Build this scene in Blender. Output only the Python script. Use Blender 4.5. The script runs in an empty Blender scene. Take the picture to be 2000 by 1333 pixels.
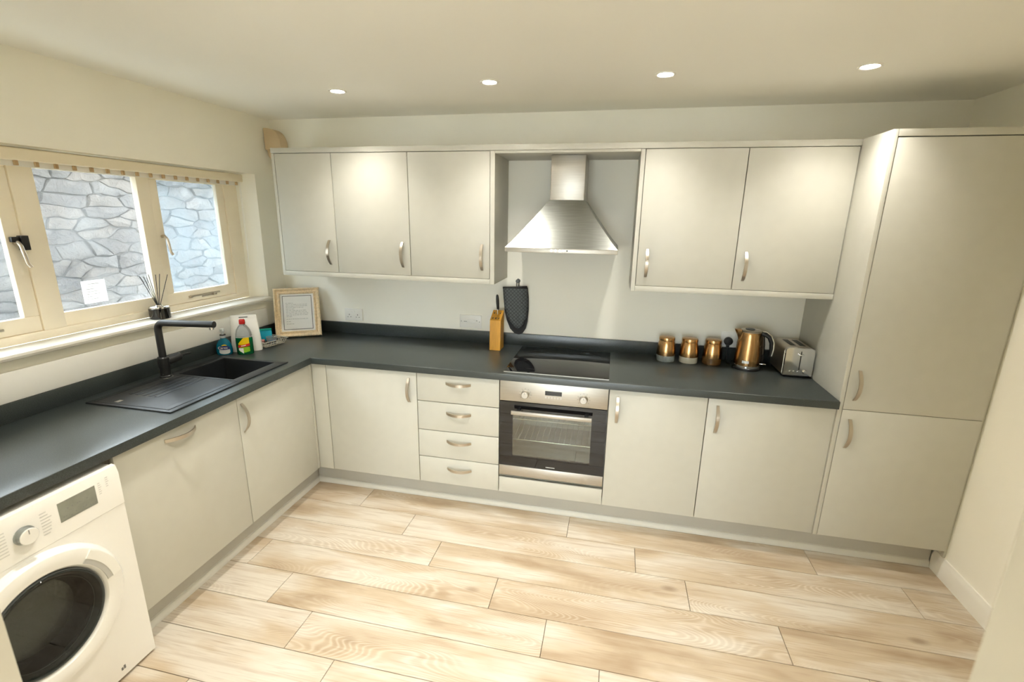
import bpy, bmesh, math, random
from mathutils import Vector, Matrix, Euler

scene = bpy.context.scene
C = scene.collection
R = math.radians
PI = math.pi

# ------------------------------------------------------------------ camera
cam_d = bpy.data.cameras.new('camera')
cam = bpy.data.objects.new('camera', cam_d)
C.objects.link(cam)
cam.location = (2.3402, -3.0381, 1.7202)
cam.rotation_euler = Euler((1.31634, -0.01582, 0.21226), 'XYZ')
cam_d.sensor_fit = 'HORIZONTAL'
cam_d.sensor_width = 36.0
cam_d.lens = 16.681
cam_d.clip_start = 0.02
cam_d.clip_end = 100
cam_d.dof.use_dof = True
cam_d.dof.focus_distance = 2.5
cam_d.dof.aperture_fstop = 2.4
scene.camera = cam

# ------------------------------------------------------------------ world: overcast daylight
w = bpy.data.worlds.new('world')
scene.world = w
w.use_nodes = True
bg = w.node_tree.nodes['Background']
bg.inputs['Color'].default_value = (0.88, 0.95, 1.0, 1)
bg.inputs['Strength'].default_value = 8.0

# ------------------------------------------------------------------ colour management
vs = scene.view_settings
vs.view_transform = 'Standard'
vs.look = 'None'
vs.gamma = 1.0
vs.use_curve_mapping = False
vs.exposure = 1.02
scene.cycles.max_bounces = 12
scene.cycles.diffuse_bounces = 10
scene.cycles.glossy_bounces = 3
scene.cycles.transmission_bounces = 5
scene.cycles.transparent_max_bounces = 8
scene.cycles.caustics_reflective = False
scene.cycles.caustics_refractive = False
scene.cycles.adaptive_threshold = 0.05
scene.cycles.use_denoising = True

LAMP_W = 38.0
LAMP_COL = (1.0, 0.955, 0.85)

# ------------------------------------------------------------------ helpers
class MB:
    def __init__(s):
        s.v = []; s.f = []
    def add(s, verts, faces, M=None):
        o = len(s.v)
        s.v += [tuple(M @ Vector(p)) if M else tuple(p) for p in verts]
        s.f += [tuple(i + o for i in f) for f in faces]
        return s
    def box(s, x0, x1, y0, y1, z0, z1, bev=0, M=None, seg=2):
        x0, x1 = min(x0, x1), max(x0, x1); y0, y1 = min(y0, y1), max(y0, y1); z0, z1 = min(z0, z1), max(z0, z1)
        vs_ = [(x0,y0,z0),(x1,y0,z0),(x1,y1,z0),(x0,y1,z0),(x0,y0,z1),(x1,y0,z1),(x1,y1,z1),(x0,y1,z1)]
        fs = [(0,3,2,1),(4,5,6,7),(0,1,5,4),(1,2,6,5),(2,3,7,6),(3,0,4,7)]
        if bev <= 0:
            return s.add(vs_, fs, M)
        b = bmesh.new()
        bv = [b.verts.new(p) for p in vs_]
        for f in fs: b.faces.new([bv[i] for i in f])
        bev = min(bev, 0.45*min(x1-x0, y1-y0, z1-z0))
        bmesh.ops.bevel(b, geom=b.edges[:], offset=bev, segments=seg, profile=0.5, affect='EDGES')
        b.verts.index_update()
        s.add([tuple(q.co) for q in b.verts], [[q.index for q in f.verts] for f in b.faces], M)
        b.free()
        return s
    def lathe(s, prof, c=(0,0,0), seg=32, M=None, closed=False):
        """prof: (r, z) points, axis z"""
        vs_, fs = [], []
        n = len(prof)
        for r, z in prof:
            for k in range(seg):
                a = 2*PI*k/seg
                vs_.append((c[0]+r*math.cos(a), c[1]+r*math.sin(a), c[2]+z))
        for i in range(n-1 if not closed else n):
            j = (i+1) % n
            for k in range(seg):
                l = (k+1) % seg
                fs.append((i*seg+k, i*seg+l, j*seg+l, j*seg+k))
        if not closed:
            if prof[0][0] > 1e-6: fs.append(tuple(reversed(range(seg))))
            if prof[-1][0] > 1e-6: fs.append(tuple((n-1)*seg+k for k in range(seg)))
        return s.add(vs_, fs, M)
    def cyl(s, p0, p1, r0, r1=None, seg=20):
        p0, p1 = Vector(p0), Vector(p1)
        r1 = r0 if r1 is None else r1
        d = p1-p0
        M = Matrix.Translation(p0) @ d.to_track_quat('Z', 'Y').to_matrix().to_4x4()
        return s.lathe([(r0, 0), (r1, d.length)], seg=seg, M=M)
    def tube(s, pts, r, seg=10, cap=True, ry=None):
        """sweep of an ellipse along a polyline"""
        pts = [Vector(p) for p in pts]
        ry = r if ry is None else ry
        rr = r if isinstance(r, (list, tuple)) else [r]*len(pts)
        vs_, fs = [], []
        t0 = (pts[1]-pts[0]).normalized()
        up = Vector((0,0,1)) if abs(t0.z) < .9 else Vector((0,1,0))
        u = t0.cross(up).normalized()
        for i, p in enumerate(pts):
            if i == 0: t = pts[1]-pts[0]
            elif i == len(pts)-1: t = pts[-1]-pts[-2]
            else: t = (pts[i+1]-pts[i]).normalized() + (pts[i]-pts[i-1]).normalized()
            t.normalize()
            u = (u - t*u.dot(t)).normalized()
            v_ = t.cross(u)
            for k in range(seg):
                a = 2*PI*k/seg
                vs_.append(p + u*rr[i]*math.cos(a) + v_*rr[i]*math.sin(a))
        for i in range(len(pts)-1):
            for k in range(seg):
                l = (k+1) % seg
                fs.append((i*seg+k, i*seg+l, (i+1)*seg+l, (i+1)*seg+k))
        if cap:
            fs.append(tuple(reversed(range(seg))))
            fs.append(tuple((len(pts)-1)*seg+k for k in range(seg)))
        return s.add(vs_, fs)
    def prism(s, poly, lo, hi, M=None):
        """poly in local xy, extruded lo..hi in local z"""
        n = len(poly)
        vs_ = [(x, y, lo) for x, y in poly] + [(x, y, hi) for x, y in poly]
        fs = [tuple(reversed(range(n))), tuple(range(n, 2*n))]
        fs += [(k, (k+1) % n, n+(k+1) % n, n+k) for k in range(n)]
        return s.add(vs_, fs, M)
    def ring(s, outer, inner, lo, hi, M=None):
        """flat frame between two equally long outlines, extruded"""
        n = len(outer)
        vs_ = [(x,y,lo) for x,y in outer]+[(x,y,lo) for x,y in inner]+[(x,y,hi) for x,y in outer]+[(x,y,hi) for x,y in inner]
        fs = []
        for k in range(n):
            l = (k+1) % n
            fs += [(k, n+k, n+l, l), (2*n+k, 2*n+l, 3*n+l, 3*n+k), (k, l, 2*n+l, 2*n+k), (n+k, 3*n+k, 3*n+l, n+l)]
        return s.add(vs_, fs, M)
    def mesh(s, name, m, off=(0,0,0)):
        me = bpy.data.meshes.new(name)
        o = Vector(off)
        me.from_pydata([tuple(Vector(p)-o) for p in s.v], [], s.f)
        b = bmesh.new(); b.from_mesh(me)
        bmesh.ops.recalc_face_normals(b, faces=b.faces[:])
        b.to_mesh(me); b.free()
        me.shade_smooth()
        me.set_sharp_from_angle(angle=R(32))
        if m: me.materials.append(m)
        return me
    def build(s, name, m, parent=None, off=None):
        """link as one mesh object; under a parent the vertices are taken relative to the thing's base"""
        root = parent
        while root is not None and root.parent is not None: root = root.parent
        base = root.location if root is not None else Vector(off or (0,0,0))
        me = s.mesh(name, m, base)
        o = bpy.data.objects.new(name, me)
        C.objects.link(o)
        if parent is not None: o.parent = parent
        else: o.location = base
        return o

def tag(o, label, cat, group=None, kind=None):
    if label: o['label'] = label
    if cat: o['category'] = cat
    if group: o['group'] = group
    if kind: o['kind'] = kind
    return o

def thing(name, label, cat, loc, group=None):
    o = bpy.data.objects.new(name, None)
    C.objects.link(o)
    o.empty_display_size = .05
    o.location = loc
    return tag(o, label, cat, group)

def struct(o, label=None):
    o['kind'] = 'structure'
    if label: o['label'] = label
    return o

def place(me, name, parent, loc, M3=None):
    """a shared mesh put into a thing at a world place"""
    root = parent
    while root.parent is not None: root = root.parent
    o = bpy.data.objects.new(name, me)
    C.objects.link(o)
    o.parent = parent
    o.location = Vector(loc) - root.location
    if M3 is not None: o.rotation_euler = M3.to_euler()
    return o

def cols(x, y, z):
    return Matrix((x, y, z)).transposed()

# ------------------------------------------------------------------ materials
def mat(name, col, rough=.5, metal=0., bump=0., bscale=200., var=0., vscale=8., stretch=None, spec=None, coat=0., trans=0., ior=1.45, emit=None, alpha=None):
    m = bpy.data.materials.new(name)
    m.use_nodes = True
    nt = m.node_tree; N = nt.nodes; L = nt.links
    b = N['Principled BSDF']
    b.inputs['Base Color'].default_value = (*col, 1)
    b.inputs['Roughness'].default_value = rough
    b.inputs['Metallic'].default_value = metal
    b.inputs['IOR'].default_value = ior
    if spec is not None: b.inputs['Specular IOR Level'].default_value = spec
    if coat: b.inputs['Coat Weight'].default_value = coat; b.inputs['Coat Roughness'].default_value = .08
    if trans: b.inputs['Transmission Weight'].default_value = trans
    if emit: b.inputs['Emission Color'].default_value = (*emit[0], 1); b.inputs['Emission Strength'].default_value = emit[1]
    if bump or var:
        tc = N.new('ShaderNodeTexCoord'); mp = N.new('ShaderNodeMapping')
        L.new(tc.outputs['Object'], mp.inputs['Vector'])
        if stretch: mp.inputs['Scale'].default_value = stretch
    if bump:
        n = N.new('ShaderNodeTexNoise'); n.inputs['Scale'].default_value = bscale; n.inputs['Detail'].default_value = 3
        L.new(mp.outputs[0], n.inputs['Vector'])
        bp = N.new('ShaderNodeBump'); bp.inputs['Strength'].default_value = bump; bp.inputs['Distance'].default_value = .002
        L.new(n.outputs['Fac'], bp.inputs['Height']); L.new(bp.outputs[0], b.inputs['Normal'])
    if var:
        n2 = N.new('ShaderNodeTexNoise'); n2.inputs['Scale'].default_value = vscale; n2.inputs['Detail'].default_value = 4 if var > .03 else 0
        L.new(mp.outputs[0], n2.inputs['Vector'])
        mr = N.new('ShaderNodeMapRange'); mr.inputs['From Min'].default_value = .3; mr.inputs['From Max'].default_value = .7
        mr.inputs['To Min'].default_value = 1-var; mr.inputs['To Max'].default_value = 1+var
        L.new(n2.outputs['Fac'], mr.inputs['Value'])
        mx = N.new('ShaderNodeVectorMath'); mx.operation = 'SCALE'
        mx.inputs[0].default_value = col
        L.new(mr.outputs[0], mx.inputs['Scale']); L.new(mx.outputs[0], b.inputs['Base Color'])
    return m

M = {}
M['wall'] = mat('wall_paint', (.92, .90, .815), .75, var=.015, vscale=3)
M['ceiling'] = mat('ceiling_paint', (.93, .92, .87), .8, var=.012, vscale=2)
M['door'] = mat('unit_front_matt', (.535, .527, .470), .42, var=.01, vscale=20)
M['carcass'] = mat('unit_carcass', (.50, .49, .44), .5, var=.01)
M['plinth'] = mat('plinth_grey', (.46, .45, .41), .35, bump=.02, bscale=300, var=.02)
M['strip'] = mat('sealing_strip', (.62, .61, .56), .3, var=.02)
M['gap'] = mat('dark_gap', (.03, .03, .03), .8, var=.1)
M['nickel'] = mat('brushed_nickel', (.56, .50, .42), .34, 1., bump=.06, bscale=300, stretch=(1,12,12))
M['steel'] = mat('brushed_steel', (.52, .495, .45), .40, 1., bump=.10, bscale=60, stretch=(1.5,30,30), var=.05, vscale=5)
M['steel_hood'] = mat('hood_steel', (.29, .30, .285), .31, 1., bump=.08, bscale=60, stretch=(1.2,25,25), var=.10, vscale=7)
M['chrome'] = mat('chrome', (.75, .75, .74), .1, 1., bump=.01, bscale=50)
M['black_glass'] = mat('black_glass', (.006, .006, .007), .03, var=.1, ior=1.6)
M['black'] = mat('black_plastic', (.012, .012, .013), .38, bump=.03, bscale=400)
M['matt_black'] = mat('tap_black', (.018, .019, .02), .36, bump=.02, bscale=600)
M['frame_white'] = mat('window_paint', (.93, .86, .72), .38, bump=.05, bscale=70, var=.02)
M['sill'] = mat('sill_paint', (.66, .64, .58), .5, bump=.04, bscale=60, var=.02)
M['white_plastic'] = mat('white_plastic', (.84, .83, .79), .3, bump=.01, bscale=300)
M['appliance'] = mat('appliance_white', (.84, .83, .80), .22, bump=.01, bscale=250)
M['lcd'] = mat('grey_display', (.24, .25, .215), .15, var=.08, vscale=30)
M['ink'] = mat('grey_print', (.16, .16, .16), .6, var=.05)
M['ink_mid'] = mat('mid_print', (.30, .30, .30), .6, var=.05)
M['ink_light'] = mat('light_print', (.55, .55, .53), .5, var=.05)
M['blind'] = mat('blind_cream', (.80, .72, .55), .5, bump=.03, bscale=100)
M['clip'] = mat('blind_clip_tan', (.46, .32, .17), .5, var=.05)
M['tan'] = mat('pipe_cover_tan', (.64, .50, .32), .5, bump=.05, bscale=60, var=.04)
M['paper'] = mat('paper_white', (.84, .84, .81), .7, bump=.02, bscale=150)
M['gilt'] = mat('limed_gilt_wood', (.80, .64, .42), .35, bump=.25, bscale=18, stretch=(3,3,3), var=.16, vscale=30)
M['mount'] = mat('mount_white', (.93, .92, .89), .6, var=.01)
def quilt():
    m = mat('quilted_grey', (.075, .085, .088), .7, bump=.25, bscale=250)
    nt = m.node_tree; N = nt.nodes; L = nt.links; b = N['Principled BSDF']
    tc = N.new('ShaderNodeTexCoord'); sx = N.new('ShaderNodeSeparateXYZ'); L.new(tc.outputs['Object'], sx.inputs[0])
    def mm(op, a, b_=None):
        n = N.new('ShaderNodeMath'); n.operation = op
        for i, q in enumerate((a, b_)):
            if q is None: continue
            if isinstance(q, (int, float)): n.inputs[i].default_value = q
            else: L.new(q, n.inputs[i])
        return n.outputs[0]
    s1_ = mm('ABSOLUTE', mm('SINE', mm('MULTIPLY', mm('ADD', sx.outputs[0], sx.outputs[2]), PI/.024)))
    s2_ = mm('ABSOLUTE', mm('SINE', mm('MULTIPLY', mm('SUBTRACT', sx.outputs[0], sx.outputs[2]), PI/.024)))
    f = mm('LESS_THAN', mm('MINIMUM', s1_, s2_), .30)
    mx = N.new('ShaderNodeMix'); mx.data_type = 'RGBA'
    L.new(f, mx.inputs['Factor']); mx.inputs[6].default_value = (.085, .098, .102, 1); mx.inputs[7].default_value = (.034, .038, .040, 1)
    L.new(mx.outputs[2], b.inputs['Base Color'])
    return m
M['glove'] = quilt()
M['glove_dark'] = mat('glove_lining', (.022, .022, .024), .7, bump=.2, bscale=250)
M['beech'] = mat('beech_orange', (.68, .34, .045), .35, bump=.08, bscale=30, stretch=(14,14,1), var=.10, vscale=14)
M['teal'] = mat('teal_foam', (.0, .33, .48), .7, bump=.3, bscale=120)
M['green_scourer'] = mat('green_scourer', (.0, .30, .24), .85, bump=.5, bscale=200)
M['tub_blue'] = mat('blue_gel', (.02, .22, .50), .2, var=.1)
M['pink'] = mat('pink_foam', (.62, .28, .27), .8, bump=.2, bscale=150)
M['clear'] = mat('clear_plastic', (.80, .84, .84), .08, trans=.75, var=.01)
M['soap_blue'] = mat('blue_liquid', (.0, .20, .33), .1, trans=.35, var=.05)
M['soap_green'] = mat('green_liquid', (.0, .12, .035), .08, trans=.25, var=.05)
M['label_blue'] = mat('label_navy', (.01, .03, .16), .35, var=.05)
M['label_white'] = mat('label_silver', (.55, .60, .62), .35, var=.05)
M['label_yellow'] = mat('label_yellow', (.80, .55, .0), .35, var=.05)
M['label_red'] = mat('label_red', (.62, .02, .015), .35, var=.05)
M['label_lime'] = mat('label_lime', (.25, .52, .02), .35, var=.15)
M['red_cap'] = mat('red_cap', (.50, .01, .008), .3, var=.03)
M['wire'] = mat('wire_grey', (.66, .63, .55), .4, .2, bump=.1, bscale=200)
M['copper'] = mat('brushed_copper', (.46, .275, .12), .22, 1., bump=.10, bscale=20, stretch=(22,22,1), var=.16, vscale=6)
M['tea'] = mat('tea_bags', (.38, .42, .43), .7, bump=.6, bscale=40, var=.4, vscale=25)
M['sugar'] = mat('sugar_white', (.80, .76, .66), .7, bump=.3, bscale=200)
M['coffee'] = mat('coffee_brown', (.19, .09, .02), .7, bump=.5, bscale=300, var=.2)
M['reed'] = mat('dark_reed', (.02, .022, .025), .6, bump=.1)
M['rubber'] = mat('grey_rubber', (.09, .10, .105), .45, var=.05)
M['drum'] = mat('drum_steel', (.20, .20, .18), .3, 1., bump=.5, bscale=90)
M['grip_shade'] = mat('grip_shade', (.50, .50, .48), .4, var=.02)
M['dial_grey'] = mat('dial_grey', (.28, .30, .29), .25, .5, var=.03)
M['skirting'] = mat('skirting_gloss', (.84, .82, .76), .25, var=.01)
M['casing_shade'] = mat('door_casing_shaded', (.52, .48, .39), .5, bump=.03, bscale=80, var=.02)  # darker than the wall, standing in for a less lit jamb
M['mortar'] = mat('lime_mortar', (.068, .062, .057), .95, bump=.6, bscale=30, var=.15, vscale=6)
M['yard'] = mat('yard_concrete', (.45, .44, .43), .9, bump=.4, bscale=30, var=.1)
M['hob_print'] = mat('hob_print', (.03, .03, .032), .1, var=.05)
M['subfloor'] = mat('floor_joint', (.10, .07, .045), .8, var=.1)
M['oven_cavity'] = mat('oven_enamel', (.24, .25, .21), .4, var=.1, vscale=4)

def speckle_worktop():
    m = bpy.data.materials.new('charcoal_laminate'); m.use_nodes = True
    nt = m.node_tree; N = nt.nodes; L = nt.links; b = N['Principled BSDF']
    tc = N.new('ShaderNodeTexCoord')
    n = N.new('ShaderNodeTexNoise'); n.inputs['Scale'].default_value = 420; n.inputs['Detail'].default_value = 2
    L.new(tc.outputs['Object'], n.inputs['Vector'])
    cr = N.new('ShaderNodeValToRGB')
    e = cr.color_ramp.elements
    e[0].position = .42; e[0].color = (.018, .023, .023, 1)
    e[1].position = .68; e[1].color = (.055, .068, .066, 1)
    L.new(n.outputs['Fac'], cr.inputs[0]); L.new(cr.outputs[0], b.inputs['Base Color'])
    b.inputs['Roughness'].default_value = .30
    b.inputs['IOR'].default_value = 1.6
    bp = N.new('ShaderNodeBump'); bp.inputs['Strength'].default_value = .12; bp.inputs['Distance'].default_value = .001
    L.new(n.outputs['Fac'], bp.inputs['Height']); L.new(bp.outputs[0], b.inputs['Normal'])
    return m
M['worktop'] = speckle_worktop()
M['sink'] = mat('black_composite', (.014, .016, .018), .38, bump=.08, bscale=500, spec=.5)

def oak():
    m = bpy.data.materials.new('limed_oak_laminate'); m.use_nodes = True
    nt = m.node_tree; N = nt.nodes; L = nt.links; b = N['Principled BSDF']
    tc = N.new('ShaderNodeTexCoord'); oi = N.new('ShaderNodeObjectInfo')
    def math_(op, a, b_=None):
        n = N.new('ShaderNodeMath'); n.operation = op
        for i, q in enumerate((a, b_)):
            if q is None: continue
            if isinstance(q, (int, float)): n.inputs[i].default_value = q
            else: L.new(q, n.inputs[i])
        return n.outputs[0]
    off = N.new('ShaderNodeCombineXYZ')
    L.new(math_('MULTIPLY', oi.outputs['Random'], 31.7), off.inputs[0])
    L.new(math_('MULTIPLY', oi.outputs['Random'], 17.3), off.inputs[1])
    L.new(math_('MULTIPLY', oi.outputs['Random'], 57.1), off.inputs[2])
    def vec(sx, sy):
        mp = N.new('ShaderNodeVectorMath'); mp.operation = 'MULTIPLY'
        L.new(tc.outputs['Object'], mp.inputs[0]); mp.inputs[1].default_value = (sx, sy, 1)
        ad = N.new('ShaderNodeVectorMath'); ad.operation = 'ADD'
        L.new(mp.outputs[0], ad.inputs[0]); L.new(off.outputs[0], ad.inputs[1])
        return ad.outputs[0]
    def noise(v, sc, det=4, dist=0):
        n = N.new('ShaderNodeTexNoise'); n.inputs['Scale'].default_value = sc
        n.inputs['Detail'].default_value = det; n.inputs['Distortion'].default_value = dist
        L.new(v, n.inputs['Vector']); return n.outputs['Fac']
    def mrange(v, a, b_, c, d):
        n = N.new('ShaderNodeMapRange'); L.new(v, n.inputs[0])
        for i, q in enumerate((a, b_, c, d)): n.inputs[i+1].default_value = q
        return n.outputs[0]
    broad = noise(vec(1.4, 5), 1.6, 3, .3)          # long drifts of tone
    fine = noise(vec(6, 160), 1.0, 4)               # pores
    # flowing cathedral figure: rings cut from a stretched, warped field
    field = noise(vec(.75, 4.2), 1.0, 1.4, .25)
    rings = math_('SINE', math_('MULTIPLY', field, 620.0))
    rings = math_('MULTIPLY', math_('ADD', rings, 1.0), .5)
    rings = math_('POWER', rings, 2.0)
    mask = mrange(noise(vec(1.0, 3.0), 1.3, 2), .48, .68, 0.05, 1.0)
    fig = math_('MULTIPLY', rings, mask)
    cr = N.new('ShaderNodeValToRGB'); e = cr.color_ramp.elements
    e[0].position = .24; e[0].color = (.335, .240, .152, 1)
    e[1].position = .62; e[1].color = (.60, .55, .472, 1)
    e2 = cr.color_ramp.elements.new(.45); e2.color = (.485, .395, .285, 1)
    L.new(math_('ADD', broad, math_('MULTIPLY', math_('SUBTRACT', oi.outputs['Random'], .45), .12)), cr.inputs[0])
    def mix(a, colb, fac, mode='MIX'):
        n = N.new('ShaderNodeMix'); n.data_type = 'RGBA'; n.blend_type = mode
        L.new(fac, n.inputs['Factor']); L.new(a, n.inputs[6]); n.inputs[7].default_value = (*colb, 1)
        return n.outputs[2]
    c = mix(cr.outputs[0], (.72, .66, .57), math_('MULTIPLY', fig, .32))
    c = mix(c, (.30, .20, .12), math_('MULTIPLY', math_('MULTIPLY', math_('SUBTRACT', 1.0, rings), mask), .19))
    c = mix(c, (.27, .18, .11), math_('MULTIPLY', mrange(fine, .54, .74, 0, 1), .45))
    streak = noise(vec(2.2, 46), 1.0, 3)
    c = mix(c, (.33, .235, .15), math_('MULTIPLY', mrange(streak, .50, .72, 0, 1), .38))
    vo = N.new('ShaderNodeTexVoronoi'); vo.inputs['Scale'].default_value = 1.0
    L.new(vec(2.2, 4.6), vo.inputs['Vector'])
    knot = mrange(vo.outputs['Distance'], .03, .11, 1, 0)
    sel = math_('GREATER_THAN', noise(vec(.7, 1.7), 1.0, 0), .54)
    c = mix(c, (.20, .13, .08), math_('MULTIPLY', math_('MULTIPLY', knot, sel), .6))
    L.new(c, b.inputs['Base Color'])
    b.inputs['Roughness'].default_value = .42
    bp = N.new('ShaderNodeBump'); bp.inputs['Strength'].default_value = .12; bp.inputs['Distance'].default_value = .001
    L.new(fine, bp.inputs['Height']); L.new(bp.outputs[0], b.inputs['Normal'])
    return m
M['oak'] = oak()

def pane_glass(name, tint=(.95, .97, .97), mist=0., refl=.04, milk=(.85, .92, .95)):
    """thin pane: clear straight through, mirror reflection growing to grazing angles, optional film of mist"""
    m = bpy.data.materials.new(name); m.use_nodes = True
    nt = m.node_tree; N = nt.nodes; L = nt.links
    out = N['Material Output']; N.remove(N['Principled BSDF'])
    tr = N.new('ShaderNodeBsdfTransparent'); tr.inputs[0].default_value = (*tint, 1)
    gl = N.new('ShaderNodeBsdfGlossy'); gl.inputs['Roughness'].default_value = .02
    lw = N.new('ShaderNodeLayerWeight'); lw.inputs['Blend'].default_value = .5
    pw_ = N.new('ShaderNodeMath'); pw_.operation = 'POWER'; pw_.inputs[1].default_value = 4.5
    L.new(lw.outputs['Facing'], pw_.inputs[0])
    mr0 = N.new('ShaderNodeMapRange'); mr0.inputs[3].default_value = refl; mr0.inputs[4].default_value = .75
    L.new(pw_.outputs[0], mr0.inputs[0])
    mx = N.new('ShaderNodeMixShader')
    L.new(mr0.outputs[0], mx.inputs[0]); L.new(tr.outputs[0], mx.inputs[1]); L.new(gl.outputs[0], mx.inputs[2])
    last = mx
    if mist:
        tl = N.new('ShaderNodeBsdfTranslucent'); tl.inputs[0].default_value = (*milk, 1)
        tc = N.new('ShaderNodeTexCoord')
        n = N.new('ShaderNodeTexNoise'); n.inputs['Scale'].default_value = 4.5; n.inputs['Detail'].default_value = 6
        L.new(tc.outputs['Object'], n.inputs['Vector'])
        mr = N.new('ShaderNodeMapRange'); mr.inputs[1].default_value = .35; mr.inputs[2].default_value = .65
        mr.inputs[3].default_value = mist*.35; mr.inputs[4].default_value = mist
        L.new(n.outputs['Fac'], mr.inputs[0])
        m2 = N.new('ShaderNodeMixShader')
        L.new(mr.outputs[0], m2.inputs[0]); L.new(mx.outputs[0], m2.inputs[1]); L.new(tl.outputs[0], m2.inputs[2])
        last = m2
    L.new(last.outputs[0], out.inputs['Surface'])
    return m
M['glass'] = pane_glass('window_glass', mist=.12, milk=(.6, .64, .66))
M['glass_clear'] = pane_glass('door_glass')
M['glass_misty'] = pane_glass('window_glass_condensation', tint=(.90, .95, .98), mist=.34, milk=(.36, .42, .45))
M['oven_glass'] = pane_glass('oven_window_glass', tint=(.80, .82, .76), refl=.13)
M['washer_glass'] = pane_glass('washer_door_glass', tint=(.48, .51, .50), refl=.035)
M['thin_paper'] = pane_glass('thin_backlit_paper', tint=(.9, .9, .9), mist=1.0, refl=.0, milk=(.95, .95, .95))
M['picture_glass'] = pane_glass('picture_glass', tint=(.985, .985, .985), refl=.02)
M['jar_glass'] = pane_glass('jar_glass', tint=(.9, .9, .88), mist=0)

def stone_mat():
    m = bpy.data.materials.new('rubble_stone'); m.use_nodes = True
    nt = m.node_tree; N = nt.nodes; L = nt.links; b = N['Principled BSDF']
    oi = N.new('ShaderNodeObjectInfo'); tc = N.new('ShaderNodeTexCoord')
    cr = N.new('ShaderNodeValToRGB'); e = cr.color_ramp.elements
    e[0].position = 0; e[0].color = (.076, .066, .060, 1)
    e[1].position = 1; e[1].color = (.118, .100, .086, 1)
    q = e.new(.5); q.color = (.097, .090, .084, 1)
    q = e.new(.75); q.color = (.102, .086, .072, 1)
    L.new(oi.outputs['Random'], cr.inputs[0])
    n = N.new('ShaderNodeTexNoise'); n.inputs['Scale'].default_value = 13; n.inputs['Detail'].default_value = 10; n.inputs['Roughness'].default_value = .72; n.inputs['Distortion'].default_value = .6
    L.new(tc.outputs['Object'], n.inputs['Vector'])
    mr = N.new('ShaderNodeMapRange'); mr.inputs[1].default_value = .3; mr.inputs[2].default_value = .7; mr.inputs[3].default_value = .42; mr.inputs[4].default_value = 1.42
    L.new(n.outputs['Fac'], mr.inputs[0])
    mx = N.new('ShaderNodeVectorMath'); mx.operation = 'SCALE'
    L.new(cr.outputs[0], mx.inputs[0]); L.new(mr.outputs[0], mx.inputs['Scale']); L.new(mx.outputs[0], b.inputs['Base Color'])
    b.inputs['Roughness'].default_value = .95
    bp = N.new('ShaderNodeBump'); bp.inputs['Strength'].default_value = 1.0; bp.inputs['Distance'].default_value = .05
    L.new(n.outputs['Fac'], bp.inputs['Height']); L.new(bp.outputs[0], b.inputs['Normal'])
    return m
M['stone'] = stone_mat()
M['lens'] = mat('lamp_lens', (.9, .9, .9), .3, emit=((1.0, .95, .86), 60.0), var=.01)
M['lens'].cycles.emission_sampling = 'NONE'

# ------------------------------------------------------------------ measured places
XR, ZC, YF, YE = 4.055, 2.331, -2.49, -4.9      # right wall, ceiling, partition face, far end of the next space
ZW, ZWB = .8914, .853                            # worktop top and underside
YD, XD = -.6077, .5851                           # door faces of the two base runs
YWF, XWF = -.631, .6054                          # worktop front edges
YU = -.351                                       # wall cabinet door faces

# ------------------------------------------------------------------ room shell
fl = MB().box(-.0, XR, YE, 0, -.08, -.010)
floor = struct(fl.build('floor', M['subfloor']))
PW, PL, GAP = .1935, 1.2655, .0012
starts = {-1: .30, -2: .75, -3: 1.1, 0: .917, 1: 1.285, 2: 1.520, 3: .620, 4: .888, 5: 1.125, 6: 1.355, 7: .864}
full_plank = MB().box(GAP, PL-GAP, GAP, PW-GAP, -.009, 0, .0010, seg=1).mesh('plank', M['oak'])
rnd = random.Random(5)
for r in range(-3, 22):
    y1 = -.735 + PW - r*PW if False else -.5415 - r*PW
    y0 = y1 - PW
    s = starts.get(r, rnd.uniform(.2, 1.4))
    k = math.floor((0 - s)/PL)
    while s + k*PL < XR:
        a = s + k*PL; b_ = a + PL; k += 1
        ca, cb = max(a, .002), min(b_, XR-.002)
        cy0, cy1 = max(y0, YE+.002), min(y1, -.002)
        if cb - ca < .01 or cy1 - cy0 < .01: continue
        if cb - ca > PL-.001 and cy1-cy0 > PW-.001:
            place(full_plank, 'plank', floor, (a, y0, 0))
        else:
            me = MB().box(ca-a+GAP, cb-a-GAP, cy0-y0+GAP, cy1-y0-GAP, -.009, 0, .0010, seg=1).mesh('plank', M['oak'])
            place(me, 'plank', floor, (a, y0, 0))

struct(MB().box(-.35, XR+.12, YE-.12, .15, ZC, ZC+.12).build('ceiling', M['ceiling']))
struct(MB().box(0, XR+.12, 0, .15, -.08, ZC).build('wall_back', M['wall']))
struct(MB().box(XR, XR+.12, YE, 0, -.08, ZC).build('wall_right', M['wall']))
wr = MB()
GX0, GX1, GZ = 1.15, 2.85, 2.06
wr.box(-.35, GX0, YE-.12, YE, -.08, ZC); wr.box(GX1, XR+.12, YE-.12, YE, -.08, ZC); wr.box(GX0, GX1, YE-.12, YE, GZ, ZC)
struct(wr.build('wall_rear', M['wall']))
# window wall: opening y -2.145..-.19 at the face, splayed to -2.085..-.25 at the frame
WZ0, WZ1 = 1.14, 1.970
wl = MB()
wl.box(-.35, 0, YE, .15, -.08, WZ0)
wl.box(-.35, 0, YE, .15, WZ1, ZC)
for (ya, ye, yc, yd) in ((.15, -.02, -.19, -.25), (YE, -2.315, -2.145, -2.085)):
    poly = [(0, ya), (-.35, ya), (-.35, ye), (-.139, yd), (-.10, yd), (0, yc)]
    wl.prism(poly, WZ0, WZ1)
struct(wl.build('wall_left', M['wall']))
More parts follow.
